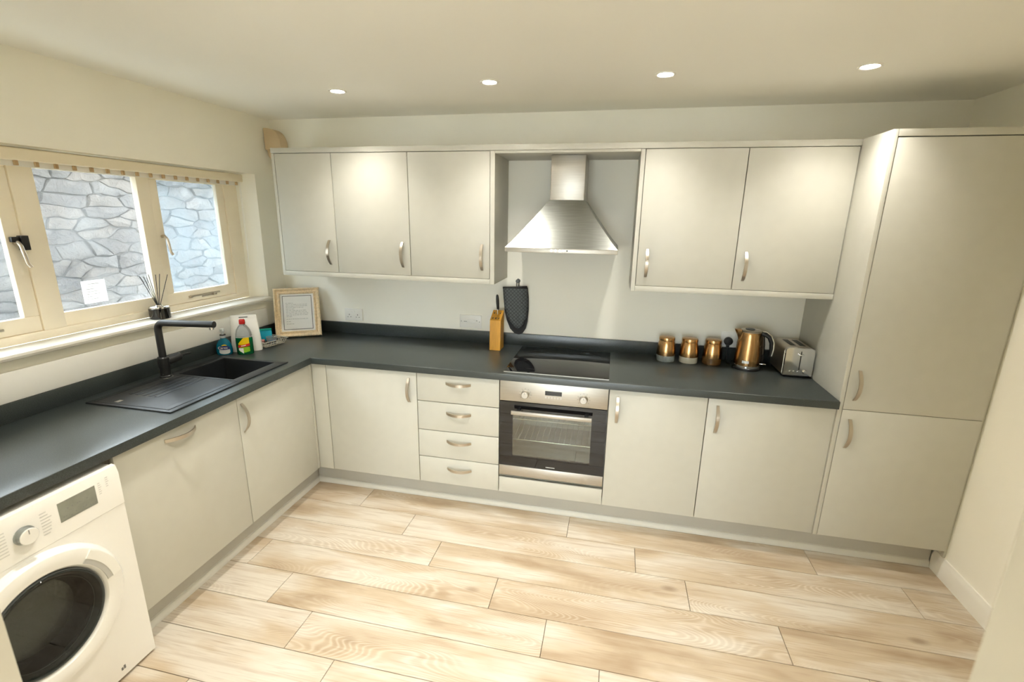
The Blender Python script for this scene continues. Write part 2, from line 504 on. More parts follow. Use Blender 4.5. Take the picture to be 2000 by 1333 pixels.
# partition with the wide opening the picture is taken through
OX0, OX1, OZ = 1.195, 2.784, 2.10
wf = MB()
wf.box(0, OX0-.014, YF-.10, YF-.0005, 0, ZC)
wf.box(OX1+.014, XR, YF-.10, YF-.0005, 0, ZC)
wf.box(OX0-.014, OX1+.014, YF-.10, YF-.0005, OZ+.014, ZC)
struct(wf.build('wall_front', M['wall']))

tl = MB()  # trim added round the opening, its colour darkened to offset light on the jamb
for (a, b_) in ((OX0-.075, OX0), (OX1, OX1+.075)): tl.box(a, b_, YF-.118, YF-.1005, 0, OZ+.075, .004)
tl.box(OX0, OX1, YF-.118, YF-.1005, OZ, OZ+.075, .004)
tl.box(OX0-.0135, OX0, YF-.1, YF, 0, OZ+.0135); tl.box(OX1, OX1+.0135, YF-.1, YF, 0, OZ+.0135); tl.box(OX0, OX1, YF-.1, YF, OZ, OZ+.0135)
struct(tl.build('added_trim_1', M['casing_shade']))
# skirting on the right wall, with a moulded top
prof = [(0, 0), (-.016, 0), (-.016, .078), (-.012, .088), (-.008, .098), (-.006, .104), (0, .106)]
sk = MB()
Ms = Matrix.Translation((XR, 0, 0)) @ Matrix(((1,0,0,0),(0,0,1,0),(0,1,0,0),(0,0,0,1)))
sk.prism(prof, YF+.001, -.535, Ms)
struct(sk.build('baseboard_right', M['skirting']))

# ------------------------------------------------------------------ outside: yard and rubble wall
struct(MB().box(-4, -.352, -6, 5, -.12, -.02).build('ground_outside', M['yard']))
XS = -1.42
ow = struct(MB().box(XS-.35, XS, -3.6, 4.0, -.019, 2.38).build('wall_outside', M['mortar']))
rs = random.Random(11)
def clip(poly, nx, ny, d):
    out = []
    for i in range(len(poly)):
        p, q_ = poly[i-1], poly[i]
        a_, b_ = p[0]*nx+p[1]*ny-d, q_[0]*nx+q_[1]*ny-d
        if (a_ < 0) != (b_ < 0):
            t_ = a_/(a_-b_); out.append((p[0]+(q_[0]-p[0])*t_, p[1]+(q_[1]-p[1])*t_))
        if b_ <= 0: out.append(q_)
    return out
# irregular rubble: cells round jittered seeds, flattened so that stones lie on their beds
ST = 2.7
cw, ch = .205, .092
seeds = []
j = 0
zz = .02
while zz < 2.40:
    yy = -3.5 + (cw/2 if j % 2 else 0)
    while yy < 3.9:
        seeds.append(((yy+rs.uniform(-.07, .07))/ST, zz+rs.uniform(-.026, .026)))
        yy += cw*rs.choice((.6, .85, 1.0, 1.25, 1.5))
    zz += ch*rs.choice((.75, 1.0, 1.25)); j += 1
def stone_geo(mb, poly, rs):
    n = len(poly)
    cy = sum(p[0] for p in poly)/n; cz = sum(p[1] for p in poly)/n
    d = rs.uniform(.008, .034)
    o1, o2 = [], []
    for (py, pz) in poly:
        ly, lz = py-cy, pz-cz
        L_ = max(.01, math.hypot(ly, lz)); k1 = 1-.0015/L_; k2 = 1-rs.uniform(.006, .014)/L_
        o1.append((XS-.004, cy+ly*k1, cz+lz*k1)); o2.append((XS+d*rs.uniform(.55, 1.0), cy+ly*k2, cz+lz*k2))
    c1 = (XS+d*rs.uniform(.9, 1.3), cy+rs.uniform(-.02, .02), cz+rs.uniform(-.012, .012))
    f_ = [(k, (k+1) % n, n+(k+1) % n, n+k) for k in range(n)] + [(n+k, n+(k+1) % n, 2*n) for k in range(n)]
    mb.add(o1+o2+[c1], f_)
rest = MB()
for i, (sy, sz) in enumerate(seeds):
    poly = [(sy-.3, sz-.3), (sy+.3, sz-.3), (sy+.3, sz+.3), (sy-.3, sz+.3)]
    for k, (ty_, tz_) in enumerate(seeds):
        if k == i or abs(ty_-sy) > .3 or abs(tz_-sz) > .35: continue
        nx, ny = ty_-sy, tz_-sz
        poly = clip(poly, nx, ny, (ty_*ty_+tz_*tz_-sy*sy-sz*sz)/2)
        if len(poly) < 3: break
    if len(poly) < 3: continue
    # split the long edges a little so outlines are not ruler straight
    rough = []
    for k in range(len(poly)):
        p, q_ = poly[k-1], poly[k]
        L_ = math.hypot((q_[0]-p[0])*ST, q_[1]-p[1])
        if L_ > .05:
            for f1 in ((.33, .67) if L_ > .10 else (.5,)):
                rough.append((p[0]+(q_[0]-p[0])*f1+rs.uniform(-.007, .007)/ST, p[1]+(q_[1]-p[1])*f1+rs.uniform(-.009, .009)))
        rough.append(q_)
    poly = [(max(-3.58, min(3.98, p[0]*ST)), max(-.01, min(2.37, p[1]))) for p in rough]
    if sz > 2.36: continue
    y_ = sy*ST
    if .86 < sz < 2.2 and -1.15 < y_ < 1.45:
        mb = MB(); stone_geo(mb, poly, rs); mb.build('stone', M['stone'], ow)
    else:
        stone_geo(rest, poly, rs)
o = rest.build('far_stones', M['stone'], ow); o['kind'] = 'stuff'

# glazed doors added out of view, letting in sky light as frontal fill
gd = thing('added_door_1', None, None, ((GX0+GX1)/2, YE-.06, 0)); struct(gd)
q = MB(); q.box(GX0, GX0+.06, YE-.10, YE-.03, 0, GZ, .003); q.box(GX1-.06, GX1, YE-.10, YE-.03, 0, GZ, .003); q.box(GX0+.06, GX1-.06, YE-.10, YE-.03, GZ-.06, GZ, .003)
q.build('door_frame', M['frame_white'], gd)
for (a, b_) in ((GX0+.062, 1.998), (2.002, GX1-.062)):
    q = MB(); q.box(a, a+.09, YE-.09, YE-.04, .005, GZ-.062, .003); q.box(b_-.09, b_, YE-.09, YE-.04, .005, GZ-.062, .003)
    q.box(a+.09, b_-.09, YE-.09, YE-.04, .005, .20, .003); q.box(a+.09, b_-.09, YE-.09, YE-.04, GZ-.16, GZ-.062, .003)
    lf = q.build('door_leaf', M['frame_white'], gd)
    MB().box(a+.085, b_-.085, YE-.068, YE-.062, .195, GZ-.155).build('pane', M['glass_clear'], lf)
struct(MB().box(-4, 8, -16, YE-.13, -.12, -.02).build('ground_garden', M['yard']))

# ------------------------------------------------------------------ window
win = thing('window_1', None, None, (-.13, -1.17, 1.165)); struct(win)
FX0, FX1 = -.137, -.10
fr = MB()
WY0, WY1, WB, WT = -2.085, -.25, 1.166, 1.969
fr.box(FX0, FX1, WY0, WY1, WB, 1.204, .003)                 # bottom member
fr.box(FX0, FX1, WY0, WY1, 1.925, WT, .003)                 # head
fr.box(FX0, FX1, -.355, WY1, 1.204, 1.925, .003)            # outer jamb by the corner
fr.box(FX0, FX1, WY0, -1.985, 1.204, 1.925, .003)
fr.box(FX0, FX1, -.931, -.861, 1.204, 1.925, .003)          # mullions
fr.box(FX0, FX1, -1.475, -1.385, 1.204, 1.925, .003)
fr.box(FX0+.005, FX1-.008, -1.385, -.931, 1.204, 1.268, .003)   # fixed light rails
fr.box(FX0+.005, FX1-.008, -1.385, -.931, 1.893, 1.925, .003)
frame_o = fr.build('window_frame', M['frame_white'], win)
MB().box(-.128, -.124, -1.390, -.926, 1.263, 1.898).build('pane', M['glass'], win)
def sash(y0, y1, glass):
    q = MB()
    st = .052
    x0, x1 = -.135, -.106
    q.box(x0, x1, y0+.002, y1-.002, 1.206, 1.273, .004)
    q.box(x0, x1, y0+.002, y1-.002, 1.888, 1.923, .004)
    q.box(x0, x1, y0+.002, y0+st, 1.273, 1.888, .004)
    q.box(x0, x1, y1-st-.006, y1-.002, 1.273, 1.888, .004)
    s_ = q.build('sash', M['frame_white'], win)
    MB().box(-.128, -.124, y0+st-.004, y1-st-.002, 1.269, 1.892).build('pane', glass, s_)
    # casement stay along the bottom rail
    t = MB()
    ym = (y0+y1)/2
    t.box(-.106, -.100, ym-.115, ym+.115, 1.232, 1.242, .002)
    t.cyl((-.108, ym-.10, 1.237), (-.094, ym-.10, 1.237), .007)
    t.cyl((-.108, ym+.06, 1.229), (-.094, ym+.06, 1.229), .006)
    t.box(-.108, -.101, ym-.02, ym+.09, 1.222, 1.230, .001)
    t.build('stay', M['nickel'], s_)
    return s_
s1 = sash(-.861, -.355, M['glass_misty'])
s2 = sash(-1.985, -1.475, M['glass'])
def win_handle(sash_o, y, z, latch):
    h = MB()
    h.tube([(-.105, y, z), (-.085, y, z+.004), (-.066, y-.004, z-.012), (-.062, y-.002, z-.045), (-.066, y+.006, z-.085), (-.060, y+.012, z-.100)], .007, 10)
    h.build('handle', M['nickel'], sash_o)
    if latch:
        q = MB()
        q.box(-.108, -.082, y+.012, y+.040, z-.030, z+.030, .002)
        q.box(-.104, -.088, y-.018, y+.012, z+.004, z+.026, .003)
        q.build('latch_plate', M['black'], sash_o)
win_handle(s1, -.832, 1.590, False)
win_handle(s2, -1.506, 1.585, True)
# sill board with rounded nose
sp = [(-.099, 1.166), (.030, 1.166), (.040, 1.163), (.045, 1.154), (.042, 1.144), (.032, 1.140), (-.099, 1.140)]
sm = MB()
Mx = Matrix(((1,0,0,0),(0,0,1,0),(0,1,0,0),(0,0,0,1)))
sm.prism([(a, b_) for a, b_ in sp], -2.22, -.205, Mx)
sill = sm.build('window_sill', M['sill'], win)

# notice stuck on the fixed pane
nt_ = thing('window_notice', 'small white paper notice stuck to the fixed window pane', 'notice', (-.123, -1.22, 1.29))
nq = MB().box(-.1238, -.1228, -1.275, -1.165, 1.287, 1.395)
nq.build('sheet', M['thin_paper'], nt_)
tx = MB()
for k in range(7):
    zz = 1.377-.012*k
    tx.box(-.1228, -.1225, -1.260, -1.185-.012*((k*3) % 4), zz, zz+.003)
tx.build('print', M['ink_light'], nt_)

# vertical blind track with its carrier clips
bl = thing('blind_track', 'cream vertical-blind headrail with tan carrier clips above the window', 'blind', (-.03, -1.2, 1.905))
hb = MB().box(-.058, -.012, -2.07, -.285, 1.912, 1.958, .006)
hb.build('headrail', M['blind'], bl)
lip = MB().box(-.052, -.046, -2.065, -.29, 1.890, 1.912); lip.build('track_lip', M['white_plastic'], bl)
clip_me = MB().box(-.006, .006, -.0065, .0065, -.020, 0, .002).mesh('clip', M['clip'])
y = -.325
while y > -2.05:
    place(clip_me, 'clip', bl, (-.030, y, 1.912)); y -= .0725
cd = MB()
cd.tube([(-.045, -.283, 1.93), (-.047, -.281, 1.6), (-.045, -.284, 1.375), (-.040, -.288, 1.37), (-.036, -.286, 1.6), (-.038, -.283, 1.93)], .0016, 6)
cd.build('pull_cord', M['white_plastic'], bl)

# board fixed under the sill
tag(MB().box(.001, .014, YF+.002, -.235, .9716, 1.092, .003).build('splash_board', M['white_plastic']), 'long white splash board on the wall between sill and sink upstand', 'splashback')

# tan elbow cover in the ceiling corner
pc = thing('pipe_cover', 'tan curved pipe cover in the ceiling corner above the cabinets', 'pipe cover', (.06, -.04, 2.05))
pts = [(.010, 2.268)] + [(.010+.118*math.sin(R(d))**.8, 2.155+.113*math.cos(R(d))**.8) for d in range(8, 90, 9)] + [(.132, 2.134), (.010, 2.134)]
pm = MB(); pm.prism(pts, -.075, -.002, Mx)
pm.build('elbow_cover', M['tan'], pc)
pm = MB(); pm.prism([(.014, 2.1335), (.120, 2.1335), (.120, 2.03), (.06, 2.055), (.022, 2.09)], -.062, -.003, Mx)
pm.build('duct', M['tan'], pc)

# ------------------------------------------------------------------ ceiling downlights
def downlight(x, y, label, grp, power=1.0):
    t = thing('ceiling_downlight', label, 'ceiling light', (x, y, ZC), grp)
    MB().lathe([(.031, -.001), (.034, -.004), (.042, -.005), (.044, -.001), (.044, 0)], (x, y, ZC), 28).build('bezel', M['white_plastic'], t)
    MB().lathe([(.0, -.0035), (.026, -.0035), (.031, -.002), (.031, -.0008)], (x, y, ZC), 24).build('lens', M['lens'], t)
    ld = bpy.data.lights.new('downlight', 'SPOT')
    ld.energy = LAMP_W*power; ld.color = LAMP_COL; ld.spot_size = R(112); ld.spot_blend = 1.0; ld.shadow_soft_size = .03
    lo = bpy.data.objects.new('downlight_beam', ld); C.objects.link(lo); lo.parent = t; lo.location = (0, 0, -.012)
G = 'recessed ceiling downlights'
downlight(.903, -.63, 'recessed ceiling downlight nearest the window and pipe cover', G, .46)
downlight(1.714, -.676, 'recessed ceiling downlight between pipe-cover end and cooker hood', G, .46)
downlight(2.500, -.679, 'recessed ceiling downlight just beyond the cooker hood', G, .46)
downlight(3.287, -.671, 'recessed ceiling downlight nearest the tall fridge cabinet', G, .46)
for x, w_ in ((.82, 'on the washing machine side'), (1.70, 'in line with the drawers'), (2.50, 'in line with the oven')):
    downlight(x, -1.77, 'recessed ceiling downlight over the open floor ' + w_, G)
for x, w_ in ((1.2, 'window'), (2.9, 'fridge')):  # lamps added out of view as fill for the kitchen
    downlight(x, -3.7, 'added unseen fill downlight beyond the opening, on the %s side' % w_, G)

# ------------------------------------------------------------------ handles
def bow(L=.150, H=.034, W=.018, T=.0042, n=18):
    q = MB()
    vs_, fs = [], []
    for i in range(n+1):
        t = -1+2*i/n
        x = t*L/2; z_ = H*max(0, 1-abs(t)**2.0)**.95
        z_ = max(z_, .0)
        wv = W*(.5-.10*abs(t)**3)
        for (yy, dz) in ((-wv, 0), (wv, 0), (wv*.9, T), (-wv*.9, T)):
            vs_.append((x, yy, z_+dz))
    for i in range(n):
        for k in range(4):
            l = (k+1) % 4
            fs.append((4*i+k, 4*i+l, 4*i+4+l, 4*i+4+k))
    fs.append((0, 3, 2, 1)); fs.append((4*n, 4*n+1, 4*n+2, 4*n+3))
    q.add(vs_, fs)
    return q.mesh('handle', M['nickel'])
BOW = bow()
VB = cols((0,0,1), (-1,0,0), (0,-1,0)); HBk = cols((1,0,0), (0,0,1), (0,-1,0))
HL = cols((0,1,0), (0,0,1), (1,0,0)); VL = cols((0,0,1), (0,-1,0), (1,0,0))

def carcass(root, x0, x1, y0, y1, z0, z1, open_side):
    t = .016
    q = MB()
    q.box(x0, x1, y0, y1, z0, z0+t)
    if open_side == 'y':   # opens toward -y
        q.box(x0, x0+t, y0, y1, z0+t, z1); q.box(x1-t, x1, y0, y1, z0+t, z1); q.box(x0+t, x1-t, y1-t, y1, z0+t, z1)
        q.box(x0+t, x1-t, y0, y0+.05, z1-t, z1)
    else:
        q.box(x0, x1, y0, y0+t, z0+t, z1); q.box(x0, x1, y1-t, y1, z0+t, z1); q.box(x0, x0+t, y0+t, y1-t, z0+t, z1)
    return q.build('body', M['carcass'], root)
g_ = .0022
# ------------------------------------------------------------------ base run along the back wall
X1, X2, X3, X4, X5, X6, X7, X8 = .6824, 1.2657, 1.7602, 2.3600, 2.8563, 3.4428, 3.4629, 4.0420
ZB0, ZBT = .1504, .851
tag(MB().box(XD, X1-g_, YD, YD+.02, ZB0, ZBT, .0012).build('corner_post', M['door']), 'narrow filler post where the two base-cabinet runs meet', 'filler panel')
def base_door(x0, x1, hx, label, corner=False):
    t = thing('base_cabinet', label, 'cabinet', ((x0+x1)/2, -.3, ZB0), 'base cabinets')
    carcass(t, x0+.001, x1-.001, YD+.034, -.02, ZB0, ZBT, 'y')
    d = MB().box(x0+g_, x1-g_, YD, YD+.02, ZB0+.001, ZBT-.003, .0012).build('door', M['door'], t)
    place(BOW, 'handle', d, (hx, YD, .735), VB)
base_door(X1, X2, 1.217, 'base cabinet door beside the drawer stack, at the inner corner')
base_door(X4, X5, 2.407, 'base cabinet with one door immediately beside the oven')
base_door(X5, X6, 2.905, 'base cabinet with one door below the toaster, next to tall fridge')
t = thing('drawer_cabinet', 'base cabinet with four stacked drawers beside the oven', 'cabinet', ((X2+X3)/2, -.3, ZB0), 'base cabinets')
carcass(t, X2+.001, X3-.001, YD+.034, -.02, ZB0, ZBT, 'y')
zl = [ZB0+.001, .3215, .4955, .677, ZBT-.003]
for i, hz in enumerate((.258, .436, .615, .798)):
    d = MB().box(X2+g_, X3-g_, YD, YD+.02, zl[i]+(g_ if i else 0), zl[i+1]-g_, .0012).build('drawer', M['door'], t)
    place(BOW, 'handle', d, (1.5185, YD, hz), HBk)
t = thing('oven_cabinet', 'oven housing cabinet with plain white panel below the oven', 'cabinet', ((X3+X4)/2, -.3, ZB0), 'base cabinets')
q = MB()
q.box(X3+.001, X3+.0025, YD+.022, -.02, ZB0, ZBT); q.box(X4-.0025, X4-.001, YD+.022, -.02, ZB0, ZBT)
q.box(X3+.0025, X4-.0025, YD+.022, -.02, ZB0, ZB0+.016); q.box(X3+.0025, X4-.0025, YD+.024, -.02, .232, .248)
q.build('body', M['carcass'], t)
MB().box(X3+g_, X4-g_, YD, YD+.02, ZB0+.001, .246, .0012).build('panel', M['door'], t)

# ------------------------------------------------------------------ oven
ov = thing('built_in_oven', 'stainless built-in oven with black glass door under the hob', 'oven', ((X3+X4)/2, -.3, .25))
OA, OB = X3+.003, X4-.003
oy = YD-.004
q = MB()
q.box(OA+.004, OB-.004, oy+.03, oy+.032, .262, .35); q.box(OA+.004, OB-.004, oy+.03, oy+.032, .70, .846)
q.box(OA+.004, OA+.05, oy+.03, -.08, .262, .846); q.box(OB-.05, OB-.004, oy+.03, -.08, .262, .846)
q.box(OA+.05, OB-.05, -.10, -.08, .262, .846); q.box(OA+.05, OB-.05, oy+.034, -.10, .262, .36); q.box(OA+.05, OB-.05, oy+.034, -.10, .69, .846)
q.build('cavity', M['oven_cavity'], ov)
cp = MB().box(OA, OB, oy, oy+.028, .7285, .8495, .003).build('control_panel', M['steel'], ov)
MB().box(2.0175, 2.1095, oy-.001, oy+.001, .782, .8065).build('clock_display', M['black_glass'], cp)
for i in range(6):
    xx = 2.022+.0165*i
    MB().cyl((xx, oy-.0012, .7685), (xx, oy+.001, .7685), .0052, seg=12).build('button', M['ink_light'], cp)
for kx in (1.908, 2.228):
    kb = MB()
    Mk = Matrix.Translation((kx, oy, .777)) @ Matrix.Rotation(R(90), 4, 'X')
    kb.lathe([(.0235, -.0), (.0235, .004), (.0205, .006), (.019, .024), (.017, .026), (0, .026)], M=Mk, seg=28)
    k_ = kb.build('knob', M['steel'], cp)
    MB().box(kx-.001, kx+.001, oy-.0268, oy-.0255, .782, .794).build('pointer', M['ink'], k_)
    tk = MB()
    for a in range(-130, 131, 32):
        ar = R(a); r0, r1 = .029, .036
        Mt = Matrix.Translation((kx, oy-.0004, .777)) @ Matrix.Rotation(ar, 4, 'Y')
        tk.box(-.0008, .0008, -.0004, .0002, r0, r1, M=Mt)
    tk.build('dial_marks', M['ink'], cp)
# door: black glass frame round a tinted window
dz0, dz1 = .331, .7245
def rect(a0, a1, b0, b1): return [(a0, b0), (a1, b0), (a1, b1), (a0, b1)]
Mf = Matrix(((1,0,0,0),(0,0,1,0),(0,1,0,0),(0,0,0,1)))   # local xy -> world xz, local z -> world y
dr = MB(); dr.ring(rect(OA, OB, dz0, dz1), rect(1.838, 2.278, .392, .652), oy+.002, oy+.022, Mf)
od = dr.build('door', M['black_glass'], ov)
MB().box(1.836, 2.280, oy+.004, oy+.008, .390, .654).build('window', M['oven_glass'], od)
MB().box(OA, OB, oy+.0, oy+.024, .2665, .3295, .002).build('door_bottom_rail', M['steel'], od)
hb = MB()
hb.box(1.838, 2.279, oy-.050, oy-.036, .668, .690, .003)
hb.build('handle', M['steel'], od)
for xx in (1.862, 2.238): MB().box(xx, xx+.02, oy-.038, oy+.003, .672, .686, .002).build('handle_bracket', M['black'], od)
lg = MB()
for i in range(7): lg.box(2.035+.0075*i, 2.0405+.0075*i, oy+.0012, oy+.0021, .3415, .3465)
lg.build('maker_mark', M['ink_light'], od)
for zz in (.470, .600):
    rk = MB()
    rk.tube([(1.815, oy+.06, zz), (2.305, oy+.06, zz)], .003, 8)
    rk.tube([(1.815, -.14, zz), (2.305, -.14, zz)], .003, 8)
    for i in range(15): rk.tube([(1.83+.033*i, oy+.06, zz), (1.83+.033*i, -.14, zz)], .0016, 6)
    rk.build('rack', M['chrome'], ov)

# ------------------------------------------------------------------ base run along the window wall
YJ1, YJ2 = -1.2026, -1.802
t = thing('sink_cabinet', 'base cabinet with upright handle under the sink bowl', 'cabinet', (.3, -.9, ZB0), 'base cabinets')
carcass(t, .02, XD-.034, YJ1+.001, -.635, ZB0, .69, 'x')
d = MB().box(XD-.02, XD, YJ1+g_, -.632, ZB0+.001, ZBT-.003, .0012).build('door', M['door'], t)
place(BOW, 'handle', d, (XD, -1.177, .735), VL)
tag(MB().box(XD-.02, XD, -.630, YD-.0005, ZB0+.001, ZBT-.003, .0008).build('corner_filler', M['door']), 'slim filler strip in the inner corner beside the sink cabinet', 'filler panel')
t = thing('appliance_cabinet', 'wide cabinet front with level handle beside the washing machine', 'cabinet', (.3, -1.5, ZB0), 'base cabinets')
carcass(t, .02, XD-.034, YJ2+.001, YJ1-.001, ZB0, ZBT-.003, 'x')
d = MB().box(XD-.02, XD, YJ2+g_, YJ1-g_, ZB0+.001, ZBT-.003, .0012).build('door', M['door'], t)
place(BOW, 'handle', d, (XD, -1.521, .808), HL)

# plinths with sealing strips
p1 = thing('plinth', 'grey plinth under the back-wall cabinets, from corner to fridge', 'plinth', (2.2, -.53, 0))
MB().box(.512, XR-.018, -.5306, -.515, .004, ZB0-.001).build('board', M['plinth'], p1)
MB().prism([(0, 0), (-.011, 0), (-.011, .020), (-.006, .034), (0, .038)], .513, XR-.018, Matrix.Translation((0, -.5306, 0)) @ Matrix(((0,0,1,0),(1,0,0,0),(0,1,0,0),(0,0,0,1)))).build('sealing_strip', M['strip'], p1)
p2 = thing('plinth', 'grey plinth under the window-wall cabinets, from corner to washing machine', 'plinth', (.51, -1.2, 0))
MB().box(.496, .5112, YJ2, -.5325, .004, ZB0-.001).build('board', M['plinth'], p2)
MB().prism([(0, 0), (.011, 0), (.011, .020), (.006, .034), (0, .038)], YJ2, -.542, Matrix.Translation((.5112, 0, 0)) @ Mx).build('sealing_strip', M['strip'], p2)

# ------------------------------------------------------------------ worktop, one L with the sink cut-out
def slab(xs, ys, inside, z0, z1):
    b = bmesh.new(); vm = {}
    def vtx(i, j, z_):
        k = (i, j, z_)
        if k not in vm: vm[k] = b.verts.new((xs[i], ys[j], z_))
        return vm[k]
    nx, ny = len(xs)-1, len(ys)-1
    I = lambda i, j: 0 <= i < nx and 0 <= j < ny and inside((xs[i]+xs[i+1])/2, (ys[j]+ys[j+1])/2)
    for i in range(nx):
        for j in range(ny):
            if not I(i, j): continue
            b.faces.new([vtx(i,j,z1), vtx(i+1,j,z1), vtx(i+1,j+1,z1), vtx(i,j+1,z1)])
            b.faces.new([vtx(i,j,z0), vtx(i,j+1,z0), vtx(i+1,j+1,z0), vtx(i+1,j,z0)])
            if not I(i-1, j): b.faces.new([vtx(i,j,z0), vtx(i,j,z1), vtx(i,j+1,z1), vtx(i,j+1,z0)])
            if not I(i+1, j): b.faces.new([vtx(i+1,j,z0), vtx(i+1,j+1,z0), vtx(i+1,j+1,z1), vtx(i+1,j,z1)])
            if not I(i, j-1): b.faces.new([vtx(i,j,z0), vtx(i+1,j,z0), vtx(i+1,j,z1), vtx(i,j,z1)])
            if not I(i, j+1): b.faces.new([vtx(i,j+1,z0), vtx(i,j+1,z1), vtx(i+1,j+1,z1), vtx(i+1,j+1,z0)])
    return b
XE = 3.4415
xs = [.001, .13, .505, XWF, XE]; ys = [YF+.001, -1.49, -.772, YWF, -.001]
def ins(x, y):
    if x > XWF and y < YWF: return False
    if .13 < x < .505 and -1.49 < y < -.772: return False
    return True
b = slab(xs, ys, ins, ZWB, ZW)
fe = [e for e in b.edges if all(abs(v.co.z-ZW) < 1e-6 for v in e.verts) and
      (all(abs(v.co.x-XWF) < 1e-6 and v.co.y <= YWF+1e-6 for v in e.verts) or all(abs(v.co.y-YWF) < 1e-6 and v.co.x >= XWF-1e-6 for v in e.verts))]
bmesh.ops.bevel(b, geom=fe, offset=.004, segments=3, profile=.5, affect='EDGES')
b.verts.index_update()
wt = MB().add([tuple(v.co) for v in b.verts], [[v.index for v in f.verts] for f in b.faces]); b.free()
tag(wt.build('worktop', M['worktop'], off=(1.5, -.3, ZWB)), 'charcoal speckled L-shaped worktop along window and back walls', 'worktop')
tag(MB().box(.0205, XE, -.0185, -.0005, ZW+.0002, .9714, .0015).build('upstand', M['worktop']), 'dark worktop upstand along the back wall behind hob and kettle', 'upstand')
tag(MB().box(.0005, .0190, YF+.002, -.0005, ZW+.0002, .9714, .0015).build('upstand', M['worktop']), 'dark worktop upstand along the window wall behind the sink', 'upstand')

# ------------------------------------------------------------------ sink
sk_ = thing('kitchen_sink', 'black composite sink with ribbed drainer, set into the worktop', 'sink', (.32, -1.13, .70))
SX0, SX1, SY0, SY1 = .091, .543, -1.512, -.755
BX0, BX1, BY0, BY1 = .142, .478, -1.090, -.785
zt = ZW+.007
dk = slab([SX0, BX0, BX1, SX1], [SY0, BY0, BY1, SY1], lambda x, y: not (BX0 < x < BX1 and BY0 < y < BY1), ZW+.0003, zt)
be = [e for e in dk.edges if all(abs(v.co.z-zt) < 1e-6 for v in e.verts) and e.is_boundary is False and len([f for f in e.link_faces if abs(f.normal.z) < .5]) == 1]
dk.normal_update()
be = [e for e in dk.edges if all(abs(v.co.z-zt) < 1e-6 for v in e.verts) and any(abs(f.normal.z) < .5 for f in e.link_faces)]
bmesh.ops.bevel(dk, geom=be, offset=.003, segments=2, profile=.5, affect='EDGES')
dk.verts.index_update()
dm = MB().add([tuple(v.co) for v in dk.verts], [[v.index for v in f.verts] for f in dk.faces]); dk.free()
dm.build('deck', M['sink'], sk_)
rb = MB()
rb.ring(rect(.118, .517, -1.495, -1.105), rect(.124, .511, -1.489, -1.111), zt, zt+.0012)
for i in range(5):
    xx = .175+.036*i
    rb.box(xx, xx+.016, -1.385, -1.115, zt-.001, zt+.0016, .0007)
rb.build('drainer_ribs', M['sink'], sk_)
# bowl: tapered open box with thickness
def bowl_geo(x0, x1, y0, y1, zt_, zb, ins_, th):
    o = [(x0, y0), (x1, y0), (x1, y1), (x0, y1)]
    i_ = [(x0+ins_, y0+ins_), (x1-ins_, y0+ins_), (x1-ins_, y1-ins_), (x0+ins_, y1-ins_)]
    v_ = [(*p, zt_) for p in o] + [(*p, zb) for p in i_]
    oo = [(x0-th, y0-th), (x1+th, y0-th), (x1+th, y1+th), (x0-th, y1+th)]
    v_ += [(*p, zt_) for p in oo] + [(p[0]+(ins_ if p[0] < .3 else -ins_), p[1]+(ins_ if p[1] < -.93 else -ins_), zb-th) for p in oo]
    f_ = [(4,5,6,7), (12,15,14,13)]
    for k in range(4):
        l = (k+1) % 4
        f_ += [(k, 4+k, 4+l, l), (8+k, 8+l, 12+l, 12+k), (k, l, 8+l, 8+k)]
    return v_, f_
bb = MB(); bb.add(*bowl_geo(BX0, BX1, BY0, BY1, ZW+.0002, .715, .012, .006))
bowl = bb.build('bowl', M['sink'], sk_)
MB().lathe([(.045, .0), (.045, .003), (.035, .004), (.032, .001), (0, .001)], (.31, -.94, .7153), 28).build('waste', M['chrome'], sk_)
MB().box(.205, .228, -1.478, -1.452, zt, zt+.0006).build('maker_plate', M['chrome'], sk_)

# tap
tp = thing('kitchen_tap', 'matt black mixer tap with square-armed swivel spout at the sink', 'tap', (.13, -1.145, zt))
TX, TY = .125, -1.145
q = MB(); q.lathe([(.028, 0), (.028, .006), (.024, .010), (.023, .045), (.026, .055), (.026, .100), (.022, .106), (0, .106)], (TX, TY, zt+.003), 28)
q.build('body', M['matt_black'], tp)
q = MB(); q.cyl((TX, TY, zt+.080), (TX+.008, TY+.082, zt+.088), .0235, .0215, 24); q.cyl((TX+.008, TY+.082, zt+.088), (TX+.009, TY+.092, zt+.089), .0215, .017, 24)
lv = q.build('valve', M['matt_black'], tp)
q = MB(); q.tube([(TX+.009, TY+.085, zt+.090), (TX+.012, TY+.115, zt+.091), (TX+.016, TY+.145, zt+.090)], [.0075, .006, .0045], 10); q.build('lever', M['matt_black'], lv)
# riser and spout: one bent tube
az = Vector((.285, .040, 0)).normalized()
zs = 1.184
path = [Vector((TX, TY, zt+.10)), Vector((TX, TY, zs-.045))]
for d in range(0, 91, 10):
    a = R(d); path.append(Vector((TX, TY, zs-.035)) + az*.035*(1-math.cos(a)) + Vector((0,0,.035*math.sin(a))))
path.append(Vector((TX, TY, zs)) + az*.300)
q = MB(); q.tube(path, .0165, 16); sp_ = q.build('spout', M['matt_black'], tp)
e_ = Vector((TX, TY, zs)) + az*.283
q = MB(); q.cyl(e_+Vector((0,0,-.026)), e_+Vector((0,0,-.012)), .011, .012, 18); q.build('aerator', M['chrome'], sp_)
q = MB(); q.lathe([(.031, 0), (.031, .003), (.026, .004), (0, .004)], (TX, TY, zt), 28); q.build('collar', M['chrome'], tp)

